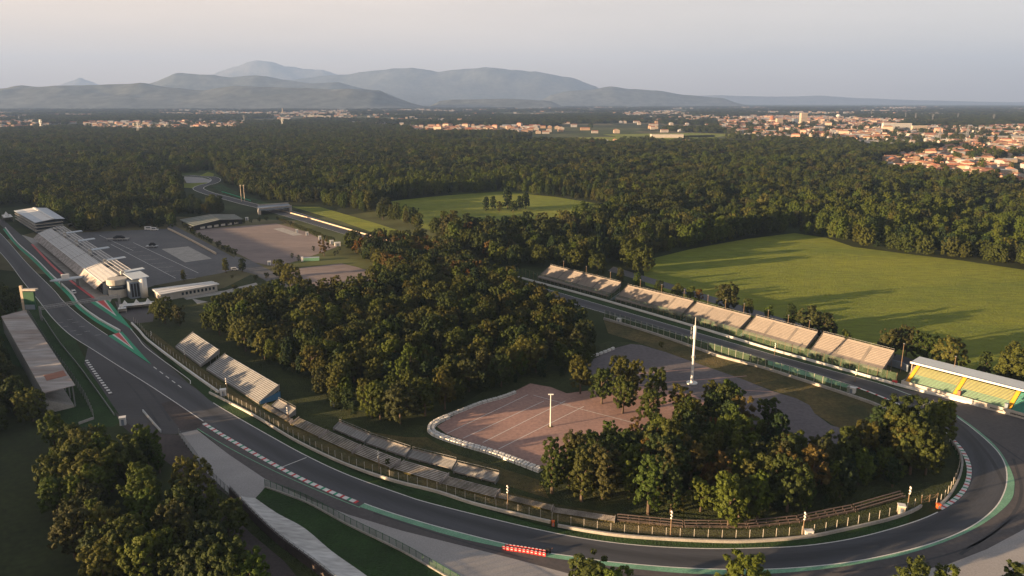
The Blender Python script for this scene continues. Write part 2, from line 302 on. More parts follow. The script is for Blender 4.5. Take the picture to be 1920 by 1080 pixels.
def trackmat():
    m, t, b = _nodes('worn_track_asphalt'); N = t.nodes.new; L = t.links.new; b.inputs['Roughness'].default_value = .75; b.inputs['Specular IOR Level'].default_value = .3
    uv = N('ShaderNodeUVMap'); uv.uv_map = 'along'; sp = N('ShaderNodeSeparateXYZ'); L(uv.outputs[0], sp.inputs[0])
    def noise(sx, sy, det=5):
        mp = N('ShaderNodeMapping'); mp.inputs['Scale'].default_value = (sx, sy, 1); L(uv.outputs[0], mp.inputs[0]); n = N('ShaderNodeTexNoise'); n.inputs['Scale'].default_value = 1; n.inputs['Detail'].default_value = det; L(mp.outputs[0], n.inputs['Vector']); return n.outputs['Fac']
    def mth(op, a, c):
        n = N('ShaderNodeMath'); n.operation = op
        for i, x in enumerate((a, c)):
            if isinstance(x, (int, float)): n.inputs[i].default_value = x
            else: L(x, n.inputs[i])
        return n.outputs[0]
    cen = mth('ADD', mth('MULTIPLY', noise(0, .009, 1), .9), .02); d = mth('ABSOLUTE', mth('SUBTRACT', sp.outputs['X'], cen), 0)
    band = N('ShaderNodeMapRange'); band.inputs[1].default_value = .06; band.inputs[2].default_value = .30; band.inputs[3].default_value = .66; band.inputs[4].default_value = 1.0; L(d, band.inputs[0])
    k = mth('MULTIPLY', band.outputs[0], mth('ADD', .72, mth('MULTIPLY', noise(16, .012), .55))); k = mth('MULTIPLY', k, mth('ADD', .80, mth('MULTIPLY', noise(3, .22), .4)))
    sec = N('ShaderNodeTexWhiteNoise'); sec.noise_dimensions = '1D'; L(mth('FLOOR', mth('MULTIPLY', sp.outputs['Y'], .011), 0), sec.inputs['W']); k = mth('MULTIPLY', k, mth('ADD', .86, mth('MULTIPLY', sec.outputs['Value'], .28)))
    mx = N('ShaderNodeVectorMath'); mx.operation = 'SCALE'; mx.inputs[0].default_value = (.058, .062, .071); L(k, mx.inputs['Scale']); L(mx.outputs[0], b.inputs['Base Color']); return m
M['track'] = trackmat()
def uvstrip(o, n, length):
    uvl = o.data.uv_layers.new(name='along')
    for p in o.data.polygons:
        for li in p.loop_indices: v = o.data.loops[li].vertex_index; q, r_ = divmod(v, 4); uvl.data[li].uv = ((0, 0, 1, 1)[r_], (q + (0, 1, 1, 0)[r_]) / n * length)
uvstrip(between('racing_track', out_w, inn_w, M['track'], .05, 420), 420, plen(out_w))
for pts, w in (([(1700, 745), (1790, 790), (1850, 850), (1890, 920)], 1.2), ([(1640, 728), (1760, 775), (1840, 812), (1925, 870)], .7), ([(1900, 860), (1915, 920), (1890, 975), (1800, 1040)], .9), ([(1560, 1074), (1700, 1058), (1830, 1020), (1920, 955)], .6), ([(700, 962), (800, 995), (900, 1025), (1000, 1050)], .5), ([(250, 700), (290, 745), (320, 790)], 1.1), ([(215, 690), (262, 745), (300, 800)], .8), ([(1150, 1075), (1300, 1088), (1480, 1086)], .5)):
    ribbon('skid_mark', spline(gl(pts), 4), w, M['asphalt_new'], .052)
sheet('brown_patch', [(300, 757), (345, 745), (384, 796), (362, 806), (338, 806)], M['brown'], .036)
sheet('old_track_mouth', [(215, 772), (268, 812), (335, 815), (380, 880), (440, 940), (560, 1085), (640, 1200), (560, 1200), (500, 1085), (400, 960), (330, 880), (230, 800)], M['brown'], .024)
# pit lane and apron
sheet('pit_lane', [(-20, 400), (33, 455), (100, 518), (183, 596), (225, 622), (283, 684), (330, 712), (357, 722), (252, 625), (205, 571), (177, 560), (60, 458), (10, 415)], M['asphalt'], .04)
sheet('pit_apron', [(40, 440), (60, 457), (177, 561), (205, 570), (210, 560), (72, 450)], M['concrete'], .045)
# painted lines
pl_w = spline(gl([(0, 437), (50, 493), (100, 543), (120, 566), (160, 600), (205, 631)]), 3)
def idx(pl, px):
    p = g(*px); return min(range(len(pl)), key=lambda k: (pl[k] - p).length)
i1, i2, i3 = idx(out_w, (386, 793)), idx(out_w, (683, 944)), idx(out_w, (1657, 722))
ribbon('white_line', out_w[:i1], .34, M['line'], .075); ribbon('white_line', out_w[i2:], .34, M['line'], .075)
j1, j2, j3, j4 = idx(inn_w, (205, 631)), idx(inn_w, (283, 684)), idx(inn_w, (1770, 954)), idx(inn_w, (1777, 814))
ribbon('white_line', inn_w[:j1], .3, M['line'], .075); ribbon('white_line', inn_w[j2 + 25:j3], .34, M['line'], .075); ribbon('white_line', inn_w[j4:], .34, M['line'], .075)
pe = spline(gl([(205, 571), (252, 625), (270, 648), (295, 668), (325, 690), (357, 714), (357, 720)]), 3); ribbon('white_line', pe, .3, M['line'], .08)
for k in range(5): a, b = g(288 + 11.5 * k, 688 + 8.6 * k), g(294 + 11.5 * k, 692.5 + 8.6 * k); ribbon('dashed_line', [a, b], .4, M['line'], .08)
ribbon('cross_line', [g(529, 876), g(575, 858)], .35, M['line'], .08)
for (x, y) in [(107, 606), (126, 600), (117, 613), (136, 605), (132, 621), (148, 613), (158, 622), (178, 629), (143, 628)]: ribbon('grid_slot', [g(x, y), g(x + 11, y - 1.2)], .22, M['line'], .08)
# green, white and red chevrons of the pit entry and exit
def chevron(A, B, T):
    sheet('green_chevron', [A, B, T], M['green'], .085); a, b, t = Vector(A), Vector(B), Vector(T)
    w1 = a.lerp(b, .28); w2 = a.lerp(b, .84); wt = a.lerp(b, .5).lerp(t, .52); sheet('white_chevron', [w1, w2, wt], M['line'], .10)
    sheet('red_chevron', [a.lerp(b, .40), a.lerp(b, .76), a.lerp(b, .54).lerp(t, .42)], M['red'], .115)
chevron((203, 630), (229, 622), (284, 684)); chevron((168, 566), (203, 563), (250, 620))
# green painted run-off strips
GRN = [(673, 950), (753, 977), (853, 1007), (933, 1025), (1022, 1044), (1078, 1052), (1148, 1062), (1280, 1075), (1413, 1077), (1547, 1067), (1680, 1044), (1780, 1013), (1847, 980), (1893, 942), (1902, 913), (1898, 888), (1878, 850), (1845, 816), (1790, 776), (1745, 754), (1697, 736), (1657, 721)]
between('green_strip', spline(gl(GRN), 2.5), out_w[i2:i3 + 1], M['mint'], .065, 260)
sheet('green_strip', [(1440, 676), (1500, 693), (1592, 722), (1600, 731), (1500, 702), (1440, 684)], M['mint'], .065)
gl2 = spline(gl([(370, 804), (430, 840), (520, 886), (620, 930), (675, 952)]), 3); ribbon('green_line', gl2, .35, M['mint'], .07)
between('inner_runoff', gl2, out_w[i1:i2 + 1], M['apron'], .045, 90)
inv = spline(gl([(252, 612), (275, 640), (312, 670), (362, 706), (410, 740), (480, 786), (553, 829), (640, 871), (730, 903), (820, 926), (960, 970), (1050, 990), (1134, 1004), (1217, 1012), (1334, 1018), (1413, 1018), (1513, 1010), (1580, 997), (1663, 978), (1707, 963)]), 3)
between('inner_verge', inv, inn_w[j2 + 20:idx(inn_w, (1713, 979))], M['verge'], .055, 200)
sheet('inner_verge', [(1765, 955), (1800, 932), (1815, 908), (1820, 880), (1813, 857), (1797, 833), (1775, 812), (1790, 850), (1800, 870), (1797, 897), (1780, 930)], M['verge'], .055)
rv = spline(gl([(880, 492), (966, 520), (1140, 569), (1300, 615), (1440, 656), (1557, 688), (1660, 718)]), 3)
between('outer_verge', rv, out_w[i3:idx(out_w, (880, 500))][::-1], M['verge'], .055, 120)
iv = spline(gl([(1132, 596), (1270, 638), (1423, 685), (1580, 733), (1657, 762), (1700, 785)]), 3)
between('straight_verge', iv, inn_w[j4 + 6:idx(inn_w, (1130, 586))][::-1], M['lawn'], .047, 120)
# kerbs: white, red and green blocks
def kerb(name, pl, w, blocks, mats, off, z=.12):
    n = len(blocks); P = resample(pl, n + 1); b = MB()
    A, B = offset(P, off), offset(P, off + w)
    for k in range(n):
        q = (A[k], A[k + 1], B[k + 1], B[k]); b.hexa([(p.x, p.y, .04) for p in q], [(p.x, p.y, z) for p in q], blocks[k])
    o = b.build(name, mats); o['kind'] = 'structure'; return o
kerb('kerb', out_w[i1:i2], 1.5, ([0, 0, 1, 0, 0, 2] * 16)[:93], [M['white'], M['red'], M['green']], .0 if False else -1.5)
kerb('kerb', inn_w[j3:j4], 1.4, [0, 0, 1, 0, 0, 2] * 12, [M['white'], M['red'], M['green']], 0)
kerb('kerb', spline(gl([(159, 676), (182, 709), (206, 741)]), 3), 1.3, [0, 1] * 15, [M['white'], M['black']], 0)
kerb('kerb', inn_w[idx(inn_w, (1690, 757)):idx(inn_w, (1592, 721))], .9, [0, 0, 1, 0] * 5, [M['white'], M['red']], 0)
# car parks, paddock and service roads
sheet('paddock', [(100, 440), (147, 436), (313, 429), (365, 455), (425, 490), (440, 505), (415, 512), (290, 535), (262, 545), (200, 520)], M['park'], .03)
sheet('paddock_slab', [(303, 467), (353, 462), (397, 485), (347, 492)], M['concrete'], .05)
for k in range(9): ribbon('bay_line', [g(222 + 14 * k + 3, 466 + 7.2 * k), g(255 + 14 * k, 464 + 7.2 * k)], .25, M['line'], .05)
for a, b in (((208, 458), (330, 522)), ((250, 455), (372, 512)), ((186, 441), (250, 470))): ribbon('bay_line', [g(*a), g(*b)], .35, M['line'], .052)
sheet('car_park', [(358, 431), (518, 419), (575, 435), (632, 463), (562, 488), (515, 500), (478, 492), (420, 462)], M['pink_park'], .03)
sheet('car_park_slab', [(512, 429), (530, 427), (568, 440), (550, 442)], M['concrete'], .05)
sheet('car_park', [(545, 510), (557, 503), (640, 494), (667, 500), (716, 516), (680, 540), (600, 545), (545, 545)], M['pink_park'], .03)
sheet('service_road', [(440, 480), (470, 488), (512, 510), (545, 540), (575, 560), (555, 562), (520, 540), (480, 515), (440, 505)], M['park'], .035)
sheet('service_road', [(320, 420), (340, 430), (425, 475), (470, 500), (440, 505), (400, 480), (350, 455), (310, 430)], M['park'], .032)
sheet('footpath', [(340, 556), (420, 545), (480, 530), (484, 534), (430, 549), (350, 562)], M['concrete'], .04)
sheet('footpath', [(360, 560), (390, 566), (370, 570)], M['concrete'], .04)
sheet('tent_yard', [(215, 565), (255, 575), (290, 580), (287, 603), (250, 607), (225, 590)], M['apron'], .035)
CP4 = [(1100, 682), (1113, 673), (1153, 653), (1183, 645), (1203, 647), (1247, 660), (1397, 713), (1447, 733), (1493, 747), (1518, 760), (1527, 775), (1557, 797), (1593, 808), (1630, 826), (1600, 860), (1480, 850), (1400, 800), (1300, 740), (1190, 722), (1110, 705)]
CP5 = [(819, 800), (850, 780), (890, 760), (966, 733), (994, 719), (1033, 726), (1084, 746), (1219, 781), (1260, 800), (1250, 850), (1140, 890), (1085, 897), (1022, 876), (918, 844), (836, 813)]
sheet('grey_car_park', CP4, M['violet_park'], .045); sheet('red_car_park', CP5, M['red_park'], .045)
sheet('car_park_link', [(1060, 738), (1200, 720), (1330, 735), (1420, 790), (1300, 800), (1219, 783), (1130, 765)], M['red_park'], .034)
for a, b in (((838, 813), (990, 740)), ((868, 822), (1020, 752)), ((905, 830), (1060, 752)), ((935, 842), (1095, 762)), ((1050, 757), (1200, 796)), ((1000, 741), (1070, 760))): ribbon('bay_line', [g(*a), g(*b)], .28, M['line'], .06)
for a, b in (((1180, 702), (1330, 690)), ((1190, 722), (1400, 705)), ((1335, 728), (1450, 735))): ribbon('tyre_track', [g(*a), g(*b)], .8, M['red_park'], .06)
sheet('back_road', [(1150, 500), (1300, 545), (1500, 607), (1700, 670), (1900, 740), (1900, 750), (1690, 682), (1480, 614), (1290, 553), (1140, 508)], M['park'], .04)
sheet('chicane_runoff', [(343, 331), (380, 333), (398, 338), (393, 344), (350, 343)], M['gravel'], .04)
sheet('chicane_grass', [(345, 344), (392, 342), (385, 349), (365, 353), (345, 352)], M['meadow'], .05)
sheet('chicane_grass', [(372, 331), (390, 322), (402, 326), (398, 334)], M['meadow'], .05)
sheet('chicane_verge', [(398, 350), (415, 345), (440, 358), (500, 380), (545, 386), (500, 386), (450, 373), (410, 358)], M['verge'], .04)
asc = spline(gl([(500, 390), (460, 381), (420, 370), (390, 362), (372, 354), (380, 348), (398, 343), (405, 337), (395, 332), (372, 331), (350, 329)]), 6)
ribbon('chicane_track', asc, 14, M['asphalt_new'], .06); ribbon('white_line', asc, .8, M['line'], .08, 7); ribbon('white_line', asc, .8, M['line'], .08, -7)
# old banking: lower road, concrete banked strip
BL = spline(gl([(437, 934), (480, 975), (530, 1020), (612, 1082), (700, 1160)]), 4); BR = spline(gl([(478, 934), (520, 963), (570, 990), (622, 1034), (690, 1082), (790, 1160)]), 4)
n = 40; A, B = resample(BL, n), resample(BR, n); mb = MB()
for k in range(n - 1):
    for j in range(6):
        q = []
        for kk, jj in ((k, j), (k, j + 1), (k + 1, j + 1), (k + 1, j)):
            p = A[kk].lerp(B[kk], jj / 6); q.append((p.x, p.y, .12 + 1.6 * (1 - jj / 6) ** 2))
        mb.poly(q)
mb.build('banked_road', M['bank'], smooth=True)['kind'] = 'structure'
sheet('bank_grass', [(480, 934), (497, 914), (573, 943), (653, 987), (753, 1036), (835, 1082), (900, 1130), (800, 1160), (690, 1082), (622, 1034), (570, 990), (520, 963)], M['verge'], .06)
sheet('bank_grass', [(395, 905), (436, 936), (520, 1015), (610, 1085), (590, 1100), (470, 1000), (390, 920)], M['lawn'], .05)

# ------------------------------------------------------------------ hills and mountains (each a modelled range)
def lerp_list(L, x):
    if x <= L[0][0]: return L[0][1]
    for (a, b), (c, d) in zip(L, L[1:]):
        if x <= c: t = (x - a) / (c - a); t = t * t * (3 - 2 * t) * .5 + t * .5; return b + (d - b) * t
    return L[-1][1]
def ridge(name, pts, D, m, depth, seed, rough=.06):
    rs = np.random.default_rng(seed); x0, x1 = pts[0][0], pts[-1][0]; nu, nv = max(90, int((x1 - x0) / 3)), 30
    def fbm(u, v):
        s = 0
        for (a, fu, fv, p1, p2) in waves: s += a * math.sin(fu * u + p1 + 1.3 * math.sin(fv * v + p2)) * math.sin(fv * v * .7 + p2)
        return s
    waves = [(1 / 1.6 ** k, 6 * 1.75 ** k * (x1 - x0) / 500, 3 * 1.6 ** k, rs.uniform(0, 6), rs.uniform(0, 6)) for k in range(6)]
    V = []; F = []
    for i in range(nu + 1):
        u = i / nu; px = x0 + (x1 - x0) * u
        hh = max(0, (HY - lerp_list(pts, px)) / FPX * D + HCAM); wx = (px - 960) / FPX * D; hh *= .93 * min(1.0, u * 9, (1 - u) * 9) ** .8
        e = max(0.0, min(1, u * 6, (1 - u) * 6))
        for j in range(nv + 1):
            v = j / nv * 2 - 1; prof = (1 - abs(v)) ** 1.1
            h = hh * prof * (1 + .22 * fbm(u, v) * min(1, abs(v) * 4) * (1 - abs(v))) + (hh * rough * .5 * fbm(u * 3, v * 2) * (1 - abs(v)) if abs(v) < .95 else 0) * .35
            if v <= -1 or v >= 1: h = -15
            d = D + v * depth; V.append((wx * d / D if False else wx, d, h - 10 * (1 - prof)))
    for i in range(nu):
        for j in range(nv): a = i * (nv + 1) + j; F.append((a, a + nv + 1, a + nv + 2, a + 1))
    b = MB(); b.v = V; b.f = F; b.m = [0] * len(F); o = b.build(name, m, smooth=True); o['kind'] = 'structure'; return o
ridge('hills', [(-140, 180), (-60, 172), (0, 171), (33, 165), (73, 159), (100, 162), (173, 158), (260, 157), (287, 154), (333, 162), (400, 168), (460, 160), (567, 163), (640, 167), (680, 165), (717, 168), (750, 177), (793, 187), (830, 196)], 13500, M['hills'], 1600, 1, .12)
ridge('hills', [(225, 175), (300, 156), (357, 138), (417, 139), (455, 143), (500, 140), (550, 150), (593, 155), (640, 153), (703, 168), (760, 180), (800, 192)], 20000, M['hills'], 2300, 2, .12)
ridge('mountains', [(400, 172), (480, 160), (560, 150), (640, 139), (707, 133), (780, 127), (827, 132), (857, 129), (923, 128), (1000, 132), (1057, 143), (1113, 162), (1150, 176), (1200, 188)], 29000, M['hills'], 3300, 3, .14)
ridge('hills', [(985, 190), (1003, 183), (1070, 169), (1100, 168), (1140, 161), (1173, 166), (1223, 169), (1273, 177), (1330, 182), (1390, 189)], 21000, M['hills'], 1900, 4)
ridge('mountains', [(340, 175), (390, 150), (417, 139), (440, 126), (468, 120), (493, 117), (515, 119), (533, 118), (560, 127), (583, 131), (617, 128), (650, 134), (720, 150), (800, 170)], 38000, M['rock'], 2600, 5, .3)
ridge('mountains', [(100, 182), (143, 158), (165, 152), (180, 147), (195, 152), (215, 160), (260, 175)], 37500, M['rock'], 1700, 6, .2)
ridge('mountains', [(1150, 190), (1230, 182), (1330, 178), (1430, 181), (1520, 179), (1600, 184), (1720, 188), (1850, 191), (2000, 192)], 38500, M['rock'], 2400, 8, .1)
ridge('hills', [(800, 193), (850, 186), (900, 185), (950, 184), (1010, 187), (1060, 192)], 15000, M['hills'], 1000, 9)
# ------------------------------------------------------------------ trees
LEAF = dict(
 chestnut=leafmat('chestnut_leaves', [(.032, .050, .010), (.050, .062, .012), (.068, .064, .013), (.040, .058, .012)]),
 olive=leafmat('olive_leaves', [(.032, .050, .010), (.050, .062, .012), (.024, .042, .012), (.064, .074, .014), (.038, .054, .013), (.088, .090, .019), (.022, .036, .013), (.056, .056, .018), (.030, .048, .015)]),
 fresh=leafmat('fresh_green_leaves', [(.056, .088, .013), (.076, .094, .014), (.046, .074, .014)]),
 rust=leafmat('rusty_leaves', [(.120, .058, .016), (.092, .064, .018), (.078, .066, .017)]),
 dark=leafmat('dark_evergreen_leaves', [(.017, .034, .012), (.023, .040, .013)]))
def crown_mesh(name, m, seed, Rx, z0, z1, lobes, clumps, leaves, size, taper=0.0, lo=-.75, fluff=.30):
    rs = np.random.default_rng(seed); zc, hz = (z0 + z1) / 2, (z1 - z0) / 2
    # big lobes round the axis
    LC = []
    for k in range(lobes):
        a = k * 2.399 + rs.uniform(-.5, .5); t = (k + .5) / lobes * 2 - 1; t = t * .78
        rad = math.sqrt(max(0, 1 - t * t)) * Rx * rs.uniform(.38, .62) * (1 - taper * (t + 1) / 2)
        LC.append((rad * math.cos(a), rad * math.sin(a), zc + t * hz, Rx * rs.uniform(.34, .52) * (1 - .4 * taper * (t + 1) / 2)))
    C = []
    while len(C) < clumps:
        L = LC[rs.integers(lobes)]; d = rs.normal(size=3); d /= np.linalg.norm(d)
        if d[2] < lo: continue
        p = np.array(L[:3]) + d * L[3] * rs.uniform(.72, 1.08)
        inside = sum(1 for q in LC if np.linalg.norm(p - np.array(q[:3])) < q[3] * .62)
        if inside and rs.random() < .75: continue
        C.append((p, rs.uniform(.75, 1.3)))
    V = np.zeros((clumps * leaves, 4, 3)); i = 0
    ctr = np.array([0, 0, zc - hz * .25])
    for p, s in C:
        od = p - ctr; od /= np.linalg.norm(od) + 1e-6
        q = rs.normal(size=(leaves, 3)); q /= np.linalg.norm(q, axis=1)[:, None]
        c = p + q * (Rx * fluff * .62 * s) * rs.uniform(.45, 1.05, size=(leaves, 1)) + od * .25
        nrm = q * .8 + od * .55 + rs.normal(size=(leaves, 3)) * .35; nrm /= np.linalg.norm(nrm, axis=1)[:, None]
        t = np.cross(nrm, rs.normal(size=(leaves, 3))); t /= np.linalg.norm(t, axis=1)[:, None]; b = np.cross(nrm, t)
        sz = size * rs.uniform(.6, 1.25, size=(leaves, 1)); t *= sz; b *= sz * .62
        V[i:i + leaves] = np.stack([c - t, c - b, c + t, c + b], axis=1); i += leaves
    nv = clumps * leaves * 4; me = bpy.data.meshes.new(name); me.vertices.add(nv); me.vertices.foreach_set('co', V.reshape(-1))
    nf = nv // 4; me.loops.add(nv); me.loops.foreach_set('vertex_index', np.arange(nv)); me.polygons.add(nf)
    me.polygons.foreach_set('loop_start', np.arange(0, nv, 4)); me.update(calc_edges=True); me.materials.append(m); return me
def trunk_mesh(name, h, r, seed, spread):
    rs = random.Random(seed); b = MB(); top = (rs.uniform(-.4, .4), rs.uniform(-.4, .4), h * .8)
    b.tube([(0, 0, -.3), (0, 0, h * .2), (top[0] * .6, top[1] * .6, h * .5), top], [r * 1.3, r, r * .75, r * .25], 7)
    for k in range(6):
        a = k * 1.05 + rs.random(); z = h * rs.uniform(.28, .55); e = spread * rs.uniform(.5, .8)
        b.tube([(top[0] * .4, top[1] * .4, z), (math.cos(a) * e * .5, math.sin(a) * e * .5, z + h * .15), (math.cos(a) * e, math.sin(a) * e, z + h * .26)], [r * .5, r * .32, r * .1], 5)
    me = bpy.data.meshes.new(name); me.from_pydata(b.v, [], b.f); me.materials.append(M['bark']); return me
# each kind: mesh, trunk, real height
KINDS = {}
def kind(key, leaf, seed, Rx, z0, z1, lobes, clumps, leaves, size, **k):
    KINDS[key] = (crown_mesh('crown', LEAF[leaf], seed, Rx, z0, z1, lobes, clumps, leaves, size, **k), trunk_mesh('trunk', z1 * .95, .028 * z1 * .8, seed, Rx), z1, Rx)
kind('chestnut_a', 'chestnut', 1, 5.2, 2.6, 15, 12, 150, 64, .34, fluff=.20); kind('chestnut_b', 'chestnut', 2, 4.8, 2.2, 14, 11, 140, 64, .34, fluff=.20)
kind('chestnut_c', 'chestnut', 3, 5.6, 2.6, 16, 15, 160, 62, .34, taper=.25, fluff=.20)
kind('broad_a', 'olive', 4, 7.0, 2.4, 16, 17, 185, 62, .38, fluff=.18); kind('broad_b', 'olive', 5, 6.2, 2.0, 17.5, 18, 180, 62, .38, fluff=.19)
kind('broad_c', 'olive', 6, 7.8, 2.6, 15, 16, 195, 60, .40, fluff=.17)
kind('tall_a', 'olive', 7, 4.4, 2.0, 20, 17, 150, 62, .36, taper=.4, fluff=.22); kind('tall_b', 'fresh', 8, 4.8, 1.6, 19, 15, 160, 62, .36, taper=.45, fluff=.21)
kind('fresh_a', 'fresh', 9, 5.8, 1.8, 16, 13, 160, 62, .36, fluff=.20); kind('rust_a', 'rust', 10, 4.2, 2.6, 14, 10, 70, 52, .34, fluff=.24)
kind('dark_a', 'dark', 12, 5.2, 1.2, 17.5, 14, 150, 60, .38, taper=.55, fluff=.20)
kind('small_a', 'olive', 13, 2.2, .5, 4.6, 7, 50, 40, .24, fluff=.24); kind('column_a', 'dark', 14, 1.5, .4, 5.2, 8, 50, 40, .22, fluff=.26)
SP = {}                                  # first tree of every kind: the one later copied
def tree(key, p, h, rz, label, group, name='tree', cat='tree'):
    me, tr, H0, R0 = KINDS[key]; s = h / H0
    if key not in SP:
        t = thing(name, label, cat, p, group); link(bpy.data.objects.new('crown', me), t); link(bpy.data.objects.new('trunk', tr), t); SP[key] = t
        t.rotation_euler = (0, 0, rz); t.scale = (s, s, s)
    else:
        t = dup(SP[key], p, rz, (s * random.uniform(.92, 1.1), s * random.uniform(.92, 1.1), s), label); t.name = name; t['category'] = cat
        if group: t['group'] = group
        elif 'group' in t.keys(): del t['group']
    return t
def inpoly(px, py, poly):
    px, py = np.asarray(px), np.asarray(py); c = np.zeros(px.shape, bool); n = len(poly)
    for i in range(n):
        (x1, y1), (x2, y2) = poly[i], poly[(i + 1) % n]
        if y1 == y2: continue
        c ^= ((y1 > py) != (y2 > py)) & (px < (x2 - x1) * (py - y1) / (y2 - y1) + x1)
    return c
def project(X, Y):
    d = Y * math.cos(PITCH) + HCAM * math.sin(PITCH)        # depth of ground points
    u = Y * math.sin(PITCH) - HCAM * math.cos(PITCH)
    return 960 + FPX * X / d, 540 - FPX * u / d
def scatter(x0, x1, y0, y1, sp, jit=.42):
    nx, ny = int((x1 - x0) / sp), int((y1 - y0) / sp); a, b = np.meshgrid(np.arange(nx), np.arange(ny))
    a = a + (b % 2) * .5; X = x0 + (a + RNG.uniform(-jit, jit, a.shape)) * sp; Y = y0 + (b + RNG.uniform(-jit, jit, b.shape)) * sp
    return X.ravel(), Y.ravel()
CAND = []                                # near trees: (kind, x, y, height, wood)
def wood(poly, sp, kinds, h, tagname, prob=1.0):
    P = gl(poly); X, Y = scatter(min(p.x for p in P), max(p.x for p in P), min(p.y for p in P), max(p.y for p in P), sp)
    k = inpoly(X, Y, [(p.x, p.y) for p in P]) & (RNG.random(X.shape) < prob)
    for x, y in zip(X[k], Y[k]): CAND.append((random.choice(kinds), x, y, random.uniform(*h), tagname))
WOOD_C = [(372, 612), (420, 640), (545, 700), (590, 725), (640, 778), (725, 800), (810, 792), (885, 745), (960, 722), (1045, 718), (1100, 690), (1128, 655), (1125, 625), (1070, 595), (1000, 562), (930, 528), (880, 510), (790, 512), (715, 525), (660, 555), (560, 562), (500, 560), (420, 575)]
wood(WOOD_C, 8.6, ['chestnut_a', 'chestnut_b', 'chestnut_c', 'broad_b', 'chestnut_a', 'broad_a', 'fresh_a', 'dark_a', 'chestnut_b'], (9.5, 16), 'grove')
WOOD_P = [(1030, 912), (1150, 945), (1280, 968), (1400, 978), (1500, 965), (1600, 945), (1680, 912), (1738, 885), (1772, 850), (1765, 812), (1720, 800), (1650, 842), (1560, 866), (1480, 862), (1430, 830), (1395, 790), (1310, 770), (1265, 800), (1260, 850), (1150, 895), (1085, 902)]
wood(WOOD_P, 6.6, ['broad_a', 'broad_b', 'tall_a', 'broad_a', 'tall_b', 'fresh_a', 'rust_a', 'chestnut_c', 'dark_a', 'tall_a'], (9, 18), 'bend')
wood(WOOD_P, 6.5, ['fresh_a', 'broad_c', 'chestnut_c', 'broad_a', 'dark_a'], (4, 7.5), 'bend', .75)
wood(WOOD_C, 9.0, ['broad_c', 'chestnut_c', 'dark_a', 'fresh_a'], (4, 7), 'grove', .7)
wood([(1012, 905), (1060, 872), (1150, 850), (1230, 822), (1260, 850), (1160, 912), (1100, 948), (1040, 932)], 5.6, ['broad_b', 'broad_a', 'chestnut_c', 'tall_b', 'fresh_a'], (9, 15), 'bend')
WOOD_L = [(30, 810), (100, 838), (180, 846), (240, 852), (330, 895), (390, 960), (470, 1060), (520, 1150), (150, 1150), (140, 1040), (80, 960), (95, 860)]
wood(WOOD_L, 8.6, ['broad_a', 'broad_b', 'broad_c', 'fresh_a', 'tall_b'], (10, 15), 'corner')
WOOD_M = [(640, 462), (715, 458), (800, 462), (870, 495), (945, 527), (890, 540), (770, 532), (728, 528), (690, 497)]
wood(WOOD_M, 9.5, ['broad_a', 'broad_b', 'tall_a', 'broad_c', 'rust_a'], (12, 16), 'middle')
wood([(-10, 540), (25, 560), (50, 575), (10, 590), (-10, 640), (0, 720), (20, 800), (-20, 860), (-80, 760)], 8.5, ['broad_a', 'broad_b', 'broad_c'], (10, 14), 'stand')
